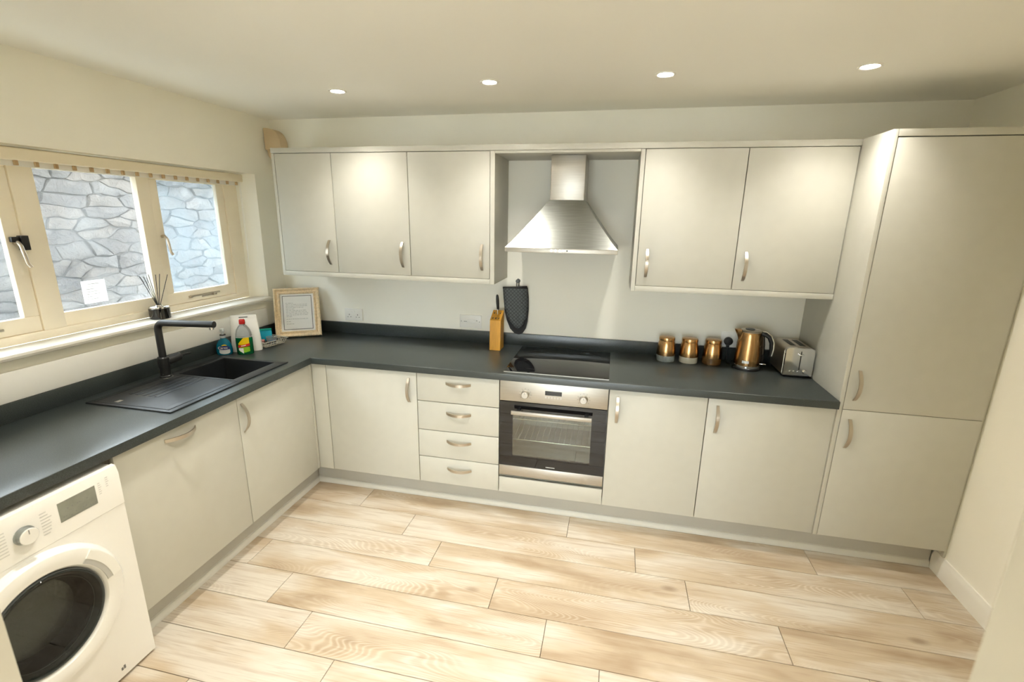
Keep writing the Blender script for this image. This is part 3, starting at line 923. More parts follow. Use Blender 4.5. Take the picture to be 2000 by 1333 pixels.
# ------------------------------------------------------------------ hob
hob = thing('induction_hob', 'black glass hob flush on the worktop above the oven', 'hob', (2.067, -.325, ZW))
MB().box(1.780, 2.354, -.594, -.058, ZW+.0004, ZW+.0058, .0015).build('glass_top', M['black_glass'], hob)
for (cx, cy, r) in ((1.93, -.21, .075), (2.21, -.20, .095), (1.93, -.43, .095), (2.20, -.42, .075)):
    n = 48; rg = MB()
    rg.ring([(cx+r*math.cos(2*PI*k/n), cy+r*math.sin(2*PI*k/n)) for k in range(n)], [(cx+(r-.002)*math.cos(2*PI*k/n), cy+(r-.002)*math.sin(2*PI*k/n)) for k in range(n)], ZW+.0058, ZW+.00595)
    rg.build('zone_ring', M['hob_print'], hob)
MB().box(1.780, 2.354, -.5965, -.5940, ZW+.0003, ZW+.0052).build('front_trim', M['steel'], hob)

# ------------------------------------------------------------------ wall cabinets
U = [.2815, .6595, 1.1431, 1.6334]; V = [2.4587, 2.9531, 3.4417]
ZU0, ZU1, ZP0, ZT1 = 1.3715, 2.073, 1.3405, 2.104
def wall_cab(x0, x1, hx, label):
    t = thing('wall_cabinet', label, 'cabinet', ((x0+x1)/2, -.17, ZU0), 'wall cabinets')
    q = MB(); q.box(x0+.001, x1-.001, YU+.032, -.002, ZU0, ZU1, 0); q.build('body', M['carcass'], t)
    d = MB().box(x0+g_, x1-g_, YU, YU+.02, ZU0, ZU1-.001, .0012).build('door', M['door'], t)
    place(BOW, 'handle', d, (hx, YU, 1.494), VB)
    return t
c1 = wall_cab(U[0], U[1], .611, 'narrow wall cabinet next to the window corner')
MB().box(U[0]-.019, U[0]-.001, YU, -.002, ZP0, ZU1).build('end_panel', M['door'], c1)
wall_cab(U[1], U[2], 1.095, 'middle of the three wall cabinets between window corner and hood')
c3 = wall_cab(U[2], U[3], 1.587, 'wall cabinet adjoining the hood recess, above the knife block')
MB().box(U[3]+.001, 1.660, YU, -.002, ZP0, ZU1).build('end_panel', M['door'], c3)
c4 = wall_cab(V[0], V[1], 2.509, 'wall cabinet above the canisters, adjoining the hood recess')
MB().box(2.4365, V[0]-.001, YU, -.002, ZP0, ZU1).build('end_panel', M['door'], c4)
wall_cab(V[1], V[2]-.001, 3.0015, 'wall cabinet above the kettle, against the tall fridge panel')
tag(MB().box(U[0]-.019, X6-.0015, YU-.004, -.002, ZU1+.002, ZT1, .001).build('cabinet_top_rail', M['door']), 'long pale rail capping the wall cabinets and hood recess', 'rail')
tag(MB().box(U[0]-.0005, U[3]+.0005, YU, YU+.022, ZP0, ZU0-.002, .001).build('light_pelmet', M['door']), 'pale pelmet strip under the three cabinets nearest the window', 'pelmet')
tag(MB().box(V[0]-.0005, X6-.0015, YU, YU+.022, ZP0, ZU0-.002, .001).build('light_pelmet', M['door']), 'pale pelmet strip under the two cabinets above kettle and canisters', 'pelmet')
tag(MB().box(1.661, 2.4355, YU, -.002, 2.060, ZU1+.001, .001).build('bridging_shelf', M['door']), 'bridging board closing the recess above the cooker hood', 'shelf')

# ------------------------------------------------------------------ cooker hood
hd = thing('cooker_hood', 'stainless chimney cooker hood in the recess above the hob', 'cooker hood', (2.055, -.2, 1.54))
hx0, hx1, hy = 1.751, 2.353, -.480
q = MB(); q.box(hx0, hx1, hy, -.003, 1.541, 1.5645, .002); q.build('rim', M['steel'], hd)
cb, ct = rect(hx0, hx1, hy, -.003), rect(1.958, 2.156, -.285, -.003)
q = MB()
lv_ = 9
rows = []
for i in range(lv_+1):
    t_ = i/lv_
    e = t_**.92
    rows.append([(a[0]+(b_[0]-a[0])*e, a[1]+(b_[1]-a[1])*e, 1.5645+(1.818-1.5645)*t_) for a, b_ in zip(cb, ct)])
v_ = [p for r_ in rows for p in r_]; f_ = []
for i in range(lv_):
    for k in range(4):
        l = (k+1) % 4
        f_.append((4*i+k, 4*i+l, 4*i+4+l, 4*i+4+k))
f_ += [(3,2,1,0), tuple(4*lv_+k for k in range(4))]
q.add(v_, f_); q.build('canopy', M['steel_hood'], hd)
MB().box(1.962, 2.152, -.280, -.003, 1.818, 2.0585, .004).build('chimney', M['steel'], hd)
for i, xx in enumerate((2.007, 2.029, 2.051, 2.070)):
    MB().cyl((xx, hy+.001, 1.5535), (xx, hy-.004, 1.5535), .0062, .0055, 16).build('button', M['chrome'], hd)
MB().cyl((2.090, hy+.001, 1.5535), (2.090, hy-.002, 1.5535), .004, seg=12).build('indicator', M['black'], hd)
q = MB(); q.box(hx0+.04, hx1-.04, hy+.04, -.05, 1.5385, 1.541); q.build('grease_filter', M['nickel'], hd)

# ------------------------------------------------------------------ tall fridge cabinet
tf = thing('tall_fridge_cabinet', 'tall integrated fridge cabinet with two doors against the end wall', 'cabinet', (3.75, -.3, 0))
yt = -.6133
MB().box(X6+.0005, X7-.001, yt-.001, -.002, ZB0, ZT1, .001).build('end_panel', M['door'], tf)
q = MB(); q.box(X7, XR-.003, yt+.034, -.002, ZB0, 2.071); q.build('body', M['carcass'], tf)
d = MB().box(X7+g_, X8-g_, yt, yt+.02, .8515, 2.071, .0012); d = d.build('door', M['door'], tf)
place(BOW, 'handle', d, (3.5045, yt, .974), VB)
d = MB().box(X7+g_, X8-g_, yt, yt+.02, ZB0+.001, .8488, .0012).build('door', M['door'], tf)
place(BOW, 'handle', d, (3.5045, yt, .7265), VB)
MB().box(X7, XR-.002, yt-.001, -.002, 2.0755, ZT1, .001).build('top_rail', M['door'], tf)
MB().box(X8+.001, XR-.001, yt+.012, yt+.03, .108, 2.073).build('scribe_filler', M['door'], tf)

# ------------------------------------------------------------------ washing machine
wm = thing('washing_machine', 'white front-loading washing machine under the worktop', 'washing machine', (.32, -2.12, 0))
wy0, wy1, wx = -2.420, -1.823, .628
Mfront = Matrix(((0,0,1,0),(1,0,0,0),(0,1,0,0),(0,0,0,1)))     # local (y, z) outline, extruded in world x
n = 64
cyD, czD = -2.127, .430
circ = lambda r: [(cyD+r*math.cos(2*PI*k/n), czD+r*math.sin(2*PI*k/n)) for k in range(n)]
def sq(k):
    a = 2*PI*k/n; ca, sa = math.cos(a), math.sin(a)
    hx_, top, bot = .297, .678-czD, czD-.012
    s_ = min(abs(.2985/ca) if abs(ca) > 1e-6 else 9e9, (top if sa > 0 else bot)/abs(sa) if abs(sa) > 1e-6 else 9e9)
    return (cyD+s_*ca, czD+s_*sa)
q = MB()
q.box(.06, wx-.022, wy0, wy0+.004, .012, .811); q.box(.06, wx-.022, wy1-.004, wy1, .012, .811); q.box(.06, .064, wy0, wy1, .012, .811)
q.box(.06, wx-.022, wy0, wy1, .012, .016)
q.build('body', M['appliance'], wm)
q = MB(); q.box(.06, wx-.0225, wy0, wy1, .812, .830, .004); q.build('lid', M['appliance'], wm)
# front plate: square outline to round opening
sqo = [sq(k) for k in range(n)]
fix = [(min((wy0, wy1), key=lambda c: abs(c-p[0])) if abs(abs(p[0]-cyD)-.2985) < .02 else p[0], p[1]) for p in sqo]
cor = [(wy0, .678), (wy1, .678), (wy0, .012), (wy1, .012)]
for c_ in cor:
    k = min(range(n), key=lambda i: (fix[i][0]-c_[0])**2+(fix[i][1]-c_[1])**2); fix[k] = c_
q = MB(); q.ring(fix, circ(.205), wx-.022, wx, Mfront); q.build('front_plate', M['appliance'], wm)
# control panel: slanted top edge
pp = [(wx-.022, .680), (wx+.002, .680), (wx+.002, .803), (wx-.006, .831), (wx-.022, .834)]
q = MB(); q.prism(pp, wy0, wy1, Mx); pan = q.build('control_panel', M['appliance'], wm)
px = wx+.002
MB().box(px-.002, px+.0008, -2.024, -1.908, .730, .799).build('display', M['lcd'], pan)
q = MB()
rr = random.Random(3)
for i in range(14):
    yy = -2.015+.0075*i; zz = .738+rr.choice((0, .006, .016, .03))
    q.box(px+.0008, px+.0011, yy, yy+rr.uniform(.002, .006), zz, zz+.0025)
q.box(px+.0008, px+.0011, -2.016, -1.915, .7335, .7348)
q.build('display_print', M['ink'], pan)
q = MB()
for (ya, za, nn) in ((-1.898, .797, 6), (-1.872, .805, 5)):
    for i in range(nn): q.box(px, px+.0003, ya, ya+rr.uniform(.006, .011), za-.008*i, za-.008*i+.0028)
for i in range(8):
    q.box(px, px+.0003, -2.075, -2.075+rr.uniform(.018, .034), .792-.0105*i, .792-.0105*i+.0028)
    q.box(px, px+.0003, -2.205-rr.uniform(.0, .02), -2.165, .792-.0105*i, .792-.0105*i+.0028)
q.build('panel_print', M['ink_light'], pan)
Mk = Matrix.Translation((px, -2.121, .7545)) @ Matrix.Rotation(R(90), 4, 'Y')
q = MB(); q.lathe([(.0290, 0), (.0290, .003), (.0262, .005), (.0255, .021)], M=Mk, seg=36); k_ = q.build('dial', M['dial_grey'], pan)
q = MB(); q.lathe([(.0256, .0205), (.0240, .0225), (0, .023)], M=Mk, seg=36); q.build('dial_face', M['appliance'], k_)
q = MB(); q.box(px+.0228, px+.0236, -2.1220, -2.1200, .762, .776); q.build('dial_pointer', M['ink'], k_)
# door ring, hollow, with a grip and a grey band for its shade
ring_prof = [(.242, 0), (.240, .012), (.228, .026), (.205, .031), (.178, .026), (.168, .012), (.166, .0)]
q = MB()
Mr = Matrix.Translation((wx+.0005, cyD, czD)) @ Matrix.Rotation(R(90), 4, 'Y')
q.lathe(ring_prof, M=Mr, seg=72, closed=True)
dr_ = q.build('door_ring', M['appliance'], wm)
q = MB()
def arc_band(a0, a1, r0, r1, x0, x1, nn=14):
    o_ = []; i_ = []
    for k in range(nn+1):
        a = R(a0+(a1-a0)*k/nn); o_.append((cyD+r1*math.cos(a), czD+r1*math.sin(a)))
    for k in range(nn, -1, -1):
        a = R(a0+(a1-a0)*k/nn); i_.append((cyD+r0*math.cos(a), czD+r0*math.sin(a)))
    v1 = [(x0, *p) for p in o_+i_]; v2 = [(x1, *p) for p in o_+i_]
    m_ = nn+1; N2 = 2*m_
    f1 = []
    for k in range(nn):
        j, l = N2-1-k, N2-2-k
        f1 += [(k, k+1, l, j), (N2+k, N2+j, N2+l, N2+k+1), (k, N2+k, N2+k+1, k+1), (j, l, N2+l, N2+j)]
    f1 += [(0, N2-1, 2*N2-1, N2), (nn, N2+nn, N2+nn+1, nn+1)]
    return v1+v2, f1
q.add(*arc_band(8, 50, .196, .224, wx+.027, wx+.0345)); q.build('door_handle', M['white_plastic'], dr_)
q = MB(); q.add(*arc_band(8, 50, .180, .196, wx+.0285, wx+.0315)); q.build('door_handle_shade', M['grip_shade'], dr_)  # grey band painting the shadow beneath the grip
q = MB(); q.lathe([(.166, .020), (.160, .024), (.150, .020), (.138, .006), (.128, -.045), (.100, -.075), (.05, -.090), (0, -.094)], M=Mr, seg=64)
q.build('door_glass', M['washer_glass'], wm)
q = MB(); q.lathe([(.167, .0185), (.1655, .0215), (.155, .0195), (.148, .012), (.1445, .002), (.150, -.006), (.167, .002)], M=Mr, seg=64, closed=True)
q.build('glass_rim', M['rubber'], wm)
q = MB(); q.lathe([(.1395, .0075), (.1405, .0085), (.1415, .0075), (.1405, .0060)], M=Mr, seg=64, closed=True); q.build('glass_bead', M['ink_light'], wm)
q = MB(); q.lathe([(.205, -.002), (.200, -.03), (.185, -.05), (.185, -.056), (.206, -.052), (.210, -.02)], M=Mr, seg=48, closed=True); q.build('door_seal', M['rubber'], wm)
q = MB(); q.lathe([(.205, -.055), (.235, -.075), (.240, -.42), (.10, -.44), (0, -.44)], M=Mr, seg=48); dmm = q.build('drum', M['drum'], wm)
for a in (30, 150, 270):
    q = MB(); ca, sa = math.cos(R(a)), math.sin(R(a))
    Mp = Matrix.Translation((wx, cyD, czD)) @ Matrix.Rotation(R(a), 4, 'X')
    q.box(-.38, -.10, .185, .237, -.022, .022, .012, M=Mp); q.build('drum_paddle', M['ink_light'], dmm)
q = MB(); q.box(wx, wx+.0004, -1.955, -1.948, .040, .052); q.box(wx, wx+.0004, -1.946, -1.939, .040, .056); q.build('badge', M['ink'], wm)
for yy in (wy0+.05, wy1-.05):
    for xx in (.12, .56):
        q = MB(); q.cyl((xx, yy, 0), (xx, yy, .012), .02, seg=14); q.build('foot', M['black'], wm)

# ------------------------------------------------------------------ sockets
def plate(name, label, cat, x0, x1, z0, z1):
    t = thing(name, label, cat, ((x0+x1)/2, -.001, (z0+z1)/2))
    MB().box(x0, x1, -.0095, -.0005, z0, z1, .002).build('plate', M['white_plastic'], t)
    return t
def outlet(t, cx, cz):
    q = MB()
    q.box(cx-.0025, cx+.0025, -.0102, -.009, cz+.006, cz+.015)
    for s_ in (-1, 1): q.box(cx+s_*.011-.0035, cx+s_*.011+.0035, -.0102, -.009, cz-.008, cz-.0045)
    q.build('socket_holes', M['ink'], t)
def rocker(t, cx, cz):
    MB().box(cx-.005, cx+.005, -.0125, -.009, cz-.009, cz+.009, .0015).build('switch', M['paper'], t)
s = plate('wall_socket', 'white double wall socket beside the picture frame', 'socket', .467, .604, .986, 1.073)
outlet(s, .503, 1.018); outlet(s, .568, 1.018); rocker(s, .528, 1.053); rocker(s, .543, 1.053)
s = plate('cooker_switch', 'white wide switch plate beside the knife block', 'switch', 1.333, 1.485, .988, 1.076)
q = MB(); q.box(1.375, 1.445, -.0115, -.009, 1.022, 1.046, .001); q.build('cover_strip', M['paper'], s)
q = MB()
for xx in (1.345, 1.473): q.cyl((xx, -.0103, 1.032), (xx, -.009, 1.032), .003, seg=10)
q.build('screw', M['ink'], s)
q = MB(); q.box(1.452, 1.457, -.0105, -.009, 1.036, 1.042); q.box(1.363, 1.385, -.0119, -.011, 1.030, 1.033); q.build('indicator', M['ink'], s)
s = plate('wall_socket', 'white double wall socket behind the kettle with a plug in it', 'socket', 3.008, 3.148, .981, 1.068)
outlet(s, 3.115, 1.012); rocker(s, 3.070, 1.048); rocker(s, 3.086, 1.048)

pl = thing('black_plug', 'round black mains plug with cable in the socket by the kettle', 'plug', (3.05, -.03, .93))
q = MB()
Mp = Matrix.Translation((3.050, -.0135, 1.013)) @ Matrix.Rotation(R(90), 4, 'X')
q.lathe([(.022, .0), (.0255, .006), (.0255, .020), (.021, .028), (0, .029)], M=Mp, seg=24)
q.box(3.042, 3.058, -.034, -.016, .975, .995, .004)
q.build('plug_body', M['black'], pl)
q = MB(); q.tube([(3.050, -.026, .980), (3.050, -.028, .950), (3.047, -.036, .920), (3.040, -.060, .902), (3.044, -.090, .8962), (3.053, -.115, .8957)], .0035, 8); q.build('cable', M['black'], pl)

# ------------------------------------------------------------------ kettle
kt = thing('electric_kettle', 'brushed copper jug kettle with black and chrome handle beside the toaster', 'kettle', (3.130, -.165, ZW))
KX, KY = 3.130, -.165
q = MB(); q.lathe([(.074, .0), (.074, .012), (.070, .016), (0, .016)], (KX, KY, ZW+.0003), 36); q.build('base', M['black'], kt)
prof = [(.0665, .017), (.0690, .021), (.0700, .030), (.0685, .06), (.0660, .11), (.0625, .16), (.0590, .205), (.0575, .217), (.0565, .219)]
q = MB(); q.lathe(prof, (KX, KY, ZW), 48); kb_ = q.build('body', M['copper'], kt)
q = MB(); q.lathe([(.0712, .0165), (.0712, .027), (.0695, .0285), (.0690, .0165)], (KX, KY, ZW), 40, closed=True); q.build('base_ring', M['chrome'], kt)
q = MB(); q.lathe([(.0575, .2195), (.0580, .224), (.054, .229), (.045, .231), (0, .232)], (KX, KY, ZW), 36); lid_ = q.build('lid', M['nickel'], kt)
q = MB(); q.lathe([(.024, .231), (.026, .234), (.022, .2355), (0, .236)], (KX-.004, KY, ZW), 24); q.build('lid_window', M['rubber'], lid_)
# spout beak to the left
q = MB()
sv = []
for i, (zz, ext) in enumerate(((.165, .060), (.19, .068), (.215, .080), (.231, .088))):
    for k, a in enumerate((-26, -13, 0, 13, 26)):
        rr_ = .058 + (ext-.058)*math.cos(R(a*3.3))**1.0
        sv.append((KX-rr_*math.cos(R(a)), KY-rr_*math.sin(R(a)), ZW+zz))
sf = [(5*i+k, 5*i+k+1, 5*i+5+k+1, 5*i+5+k) for i in range(3) for k in range(4)]
inner = len(sv); sv.append((KX-.04, KY, ZW+.229)); sf += [(15+k+1, 15+k, inner) for k in range(4)]
q.add(sv, sf); q.build('spout', M['copper'], kt)
hd_ = Vector((.97, -.24, 0)).normalized()
def kp(r, z_): return Vector((KX, KY, ZW+z_)) + hd_*r
q = MB(); q.tube([kp(.052, .214), kp(.075, .212), kp(.098, .196), kp(.112, .165), kp(.115, .130), kp(.112, .085)], [.013, .013, .012, .011, .010, .007], 12); h_ = q.build('handle', M['black'], kt)
q = MB(); q.tube([kp(.060, .226), kp(.080, .224), kp(.106, .206), kp(.122, .170), kp(.1255, .132), kp(.121, .090)], .0055, 10); q.build('handle_trim', M['chrome'], h_)
q = MB(); q.tube([kp(.064, .200), kp(.071, .15), kp(.074, .10), kp(.075, .04)], [.011, .011, .012, .012], 10); q.build('water_gauge', M['black_glass'], kt)
q = MB(); q.box(-.008, .026, -.008, .008, .0, .006, .002, M=Matrix.Translation(kp(.074, .034)) @ Matrix.Rotation(math.atan2(hd_.y, hd_.x), 4, 'Z')); q.build('switch', M['chrome'], kt)
q = MB()
a0 = R(-125)
for k in range(6):
    a1, a2 = a0+R(5)*k, a0+R(5)*(k+1)
    r_ = .0702
    q.add([(KX+r_*math.cos(a1), KY+r_*math.sin(a1), ZW+.045), (KX+r_*math.cos(a2), KY+r_*math.sin(a2), ZW+.045), (KX+(r_-.001)*math.cos(a2), KY+(r_-.001)*math.sin(a2), ZW+.060), (KX+(r_-.001)*math.cos(a1), KY+(r_-.001)*math.sin(a1), ZW+.060)], [(0,1,2,3)])
q.build('maker_label', M['label_white'], kt)

# ------------------------------------------------------------------ toaster
ts = thing('toaster', 'two-slot stainless toaster in the corner against the tall panel', 'toaster', (3.36, -.17, ZW))
tx0, tx1, ty0, ty1, tz0, tz1 = 3.288, 3.436, -.285, -.055, ZW+.014, 1.060
q = MB(); q.box(tx0+.006, tx1-.006, ty0+.012, ty1-.01, ZW+.0004, tz0, .003); q.build('base', M['black'], ts)
# shell cross-section with rounded shoulders, black strips stand in for the dark inside the slots
def shell_poly(x0, x1, z0, z1, r, nn=6):
    p = [(x0, z0), (x1, z0)]
    for k in range(nn+1):
        a = R(90*k/nn); p.append((x1-r+r*math.cos(a), z1-r+r*math.sin(a)))
    for k in range(nn+1):
        a = R(90+90*k/nn); p.append((x0+r+r*math.cos(a), z1-r+r*math.sin(a)))
    return p
q = MB()
q.prism(shell_poly(tx0, tx1, tz0, tz1, .026), ty0+.022, ty1, Mx)
sh = q.build('shell', M['nickel'], ts)
q = MB(); q.prism(shell_poly(tx0+.002, tx1-.002, tz0, tz1-.001, .020), ty0, ty0+.0215, Mx); fc = q.build('end_cap', M['chrome'], ts)
for xx in (3.338, 3.387):
    q = MB(); q.box(xx-.0145, xx+.0145, ty0+.055, ty1-.035, tz1-.004, tz1+.0006); q.build('slot', M['black'], ts)
q = MB(); q.box(3.3635, 3.3685, ty0-.0006, ty0+.001, ZW+.045, ZW+.150); q.build('lever_track', M['black'], fc)
q = MB(); q.box(3.354, 3.378, ty0-.018, ty0-.001, ZW+.128, ZW+.136, .003); q.build('lever', M['chrome'], fc)
for xx in (3.325, 3.345, 3.365):
    q = MB(); q.cyl((xx, ty0+.001, ZW+.034), (xx, ty0-.004, ZW+.034), .0065, .006, 16); q.build('button', M['chrome'], fc)
q = MB(); q.cyl((3.398, ty0+.001, ZW+.036), (3.398, ty0-.012, ZW+.036), .013, .011, 20); q.build('browning_knob', M['chrome'], fc)

# ------------------------------------------------------------------ storage canisters
def canister(x, y, content, label):
    t = thing('storage_canister', label, 'canister', (x, y, ZW), 'copper canisters')
    q = MB(); q.lathe([(.052, .0006), (.0535, .004), (.0535, .036), (.0525, .038), (0, .038)], (x, y, ZW), 40); q.build('filling', content, t)
    q = MB(); q.lathe([(.0545, .0005), (.0550, .004), (.0548, .0375), (.0540, .0375), (.0540, .004)], (x, y, ZW), 40, closed=True); q.build('glass_base', M['jar_glass'], t)
    q = MB(); q.lathe([(.0552, .038), (.0555, .040), (.0535, .070), (.0490, .105), (.0450, .122), (.0435, .126), (0, .126)], (x, y, ZW), 40); q.build('copper_sleeve', M['copper'], t)
    q = MB(); q.lathe([(.0430, .1262), (.0460, .128), (.0465, .140), (.0450, .146), (.040, .149), (0, .150)], (x, y, ZW), 40); q.build('lid', M['copper'], t)
canister(2.683, -.118, M['tea'], 'copper canister showing grey tea bags, furthest from the kettle')
canister(2.815, -.118, M['sugar'], 'copper canister showing white sugar, middle of the three')
canister(2.949, -.112, M['coffee'], 'copper canister showing brown coffee, next to the plug')

# ------------------------------------------------------------------ knife block
kn = thing('knife_block', 'tall orange beech knife block in front of the oven glove', 'knife block', (1.625, -.14, ZW))
q = MB()
kx0, kx1 = 1.590, 1.660
kv = [(-.185, ZW+.0004), (-.085, ZW+.0004), (-.085, ZW+.245), (-.175, ZW+.195)]
My = Matrix(((0,0,1,0),(1,0,0,0),(0,1,0,0),(0,0,0,1)))
q.prism(kv, kx0, kx1, My); q.build('block', M['beech'], kn)
q = MB()
up = Vector((0, .05, .09)).normalized()
nrm = Vector((0, -.485, .874))
for i in range(3):
    for j in range(2):
        cx_ = kx0+.015+.020*i; fy = -.160+.045*j; fz = ZW+.195+(fy+.175)*(.05/.09)
        q.box(cx_-.0018, cx_+.0018, fy-.010, fy+.010, fz-.0, fz+.0012+.0055)
q.build('knife_slot', M['black'], kn)
kf = thing('kitchen_knife', 'kitchen knife with black handle standing in the block', 'knife', (1.628, -.12, ZW+.22))
q = MB(); q.tube([(1.629, -.122, 1.150), (1.629, -.126, 1.165), (1.6285, -.130, 1.190), (1.628, -.134, 1.215), (1.627, -.137, 1.240), (1.627, -.138, 1.247)], [.0075, .009, .0105, .0105, .008, .003], 12); q.build('grip', M['black'], kf)
q = MB(); q.box(1.6275, 1.6305, -.132, -.112, 1.1185, 1.151); q.build('bolster', M['chrome'], kf)

# ------------------------------------------------------------------ oven glove on its hook
hk = thing('wall_hook', 'small round metal wall hook holding the oven glove', 'hook', (1.735, -.005, 1.32))
q = MB()
Mh = Matrix.Translation((1.735, -.0005, 1.322)) @ Matrix.Rotation(R(90), 4, 'X')
q.lathe([(.013, 0), (.013, .004), (.006, .008), (.005, .018), (.011, .024), (.0125, .029), (.009, .034), (0, .035)], M=Mh, seg=20)
q.build('knob', M['rubber'], hk)
gv = thing('oven_glove', 'dark grey quilted oven glove hanging beside the hob', 'oven glove', (1.72, -.03, .97))
def outline(pts, nn): return pts
front = [(1.640, 1.277), (1.800, 1.289), (1.803, 1.22), (1.806, 1.15), (1.800, 1.085), (1.786, 1.045), (1.765, 1.018), (1.742, 1.010), (1.718, 1.022), (1.690, 1.055), (1.668, 1.090), (1.655, 1.14), (1.647, 1.20)]
back = [(1.638, 1.272), (1.802, 1.284), (1.809, 1.22), (1.811, 1.14), (1.806, 1.06), (1.795, 1.010), (1.775, .978), (1.748, .967), (1.718, .976), (1.690, 1.004), (1.666, 1.060), (1.652, 1.12), (1.643, 1.20)]
q = MB(); q.prism(back, -.026, -.0200, Mx); q.build('back_panel', M['glove_dark'], gv)
# quilted front: height field over the outline with diagonal stitching
def inpoly(p, poly):
    c_ = False; n_ = len(poly)
    for i in range(n_):
        a, b_ = poly[i], poly[i-1]
        if (a[1] > p[1]) != (b_[1] > p[1]) and p[0] < (b_[0]-a[0])*(p[1]-a[1])/(b_[1]-a[1])+a[0]: c_ = not c_
    return c_
def rowspan(z_, poly):
    xs_ = []
    n_ = len(poly)
    for i in range(n_):
        a, b_ = poly[i], poly[i-1]
        if (a[1] > z_) != (b_[1] > z_): xs_.append((b_[0]-a[0])*(z_-a[1])/(b_[1]-a[1])+a[0])
    return min(xs_), max(xs_)
q = MB(); nu, nv = 30, 52
gvv = []
for j in range(nv+1):
    tz = j/nv
    z_ = 1.0115+(1.2768-1.0115)*tz
    x0_, x1_ = rowspan(z_, front)
    for i in range(nu+1):
        u_ = i/nu
        x_ = x0_+(x1_-x0_)*u_
        edge = min(1, 6*min(u_, 1-u_), 10*tz+.15)
        qd = abs(math.sin((x_-1.72+z_-.97)*PI/.024))**.5*abs(math.sin((x_-1.72-z_+.97)*PI/.024))**.5
        gvv.append((x_, -.030-.016*edge**.5-.0050*qd, z_))
gff = [(j*(nu+1)+i, j*(nu+1)+i+1, (j+1)*(nu+1)+i+1, (j+1)*(nu+1)+i) for j in range(nv) for i in range(nu)]
bo = len(gvv)
bk_ = [(x_, -.0265, z_) for (x_, y_, z_) in gvv]
rim = [i for i in range(nu+1)] + [j*(nu+1)+nu for j in range(1, nv+1)] + [nv*(nu+1)+i for i in range(nu-1, -1, -1)] + [j*(nu+1) for j in range(nv-1, 0, -1)]
gvv += [bk_[i] for i in rim]
for k in range(len(rim)):
    l = (k+1) % len(rim)
    gff.append((rim[k], bo+k, bo+l, rim[l]))
gff.append(tuple(bo+k for k in range(len(rim))))
q.add(gvv, gff); q.build('quilted_front', M['glove'], gv)
q = MB()
pts = [Vector((p[0], -.034, p[1])) for p in front[4:12]]
q.tube(pts, .0055, 8); q.build('binding', M['glove_dark'], gv)
q = MB(); q.tube([(1.640, -.036, 1.277), (1.72, -.040, 1.2835), (1.800, -.036, 1.289)], .006, 8); q.build('top_binding', M['glove_dark'], gv)
q = MB(); q.tube([(1.728, -.026, 1.280), (1.726, -.017, 1.315), (1.735, -.017, 1.3385), (1.744, -.017, 1.315), (1.742, -.026, 1.281)], .0025, 6); q.build('hanging_loop', M['glove_dark'], gv)

# ------------------------------------------------------------------ framed letter leaning in the corner
fd = Vector((.84492, .53489, 0)); fn = Vector((.53489, -.84492, 0))
la = R(19)
fu = Vector((0, 0, math.cos(la))) - fn*math.sin(la)
fz = fd.cross(fu); fz = fz if fz.dot(fn) > 0 else -fz
org = Vector((.111, -.299, ZW+.0065))
MF = Matrix(((fd.x, fu.x, fz.x, org.x), (fd.y, fu.y, fz.y, org.y), (fd.z, fu.z, fz.z, org.z), (0,0,0,1)))
ft = thing('framed_letter', 'letter in a limed gilt wooden frame leaning in the corner', 'picture frame', tuple(org))
FW, FH = .2935, .340
def mitre(w0, w1, h0, h1):
    q = MB()
    o_ = rect(w0, FW-w0, w0, FH-w0); i_ = rect(w1, FW-w1, w1, FH-w1)
    v_ = [(x, y, h0) for x, y in o_]+[(x, y, h1) for x, y in i_]
    return v_, [(k, (k+1) % 4, 4+(k+1) % 4, 4+k) for k in range(4)]
q = MB()
steps = [(0, -.016), (0, .006), (.004, .012), (.010, .013), (.014, .008), (.019, .001), (.025, -.001), (.030, .004), (.035, .007), (.039, .004), (.041, -.006)]
for (a, ha), (b_, hb_) in zip(steps, steps[1:]): q.add(*mitre(a, b_, ha, hb_), M=MF)
q.box(.001, FW-.001, .001, FH-.001, -.016, -.013, M=MF)
q.build('frame', M['gilt'], ft)
q = MB(); q.box(.039, FW-.039, .039, FH-.039, -.006, -.003, M=MF); q.build('mount', M['mount'], ft)
q = MB(); q.ring(rect(.054, FW-.052, .050, FH-.052), rect(.058, FW-.056, .054, FH-.056), -.003, -.0022, MF); q.build('border_line', M['ink'], ft)
q = MB(); rr = random.Random(8)
zz = FH-.105
for k in range(13):
    x_ = .074
    end = (.12, .20, .20, .185, .13, .195, .205, .205, .205, .10, .20, .10, .11)[k]
    while x_ < end:
        wl_ = rr.uniform(.006, .022)
        q.box(x_, min(x_+wl_, end+.01), zz, zz+.0022, -.003, -.0026, M=MF); x_ += wl_+.004
    zz -= .0105 if k not in (9, 10, 11) else .017
q.build('letter_text', M['ink_mid'], ft)
q = MB(); q.box(.04, FW-.04, .04, FH-.04, -.0016, -.0008, M=MF); q.build('glazing', M['picture_glass'], ft)
q = MB()
q.prism([(0, 0), (.05, 0), (.035, .22), (.015, .22)], -.0022, 0, MF @ Matrix.Translation((FW/2-.025, .012, -.017)) @ Matrix.Rotation(R(-8), 4, 'X'))
q.build('easel_back', M['black'], ft)

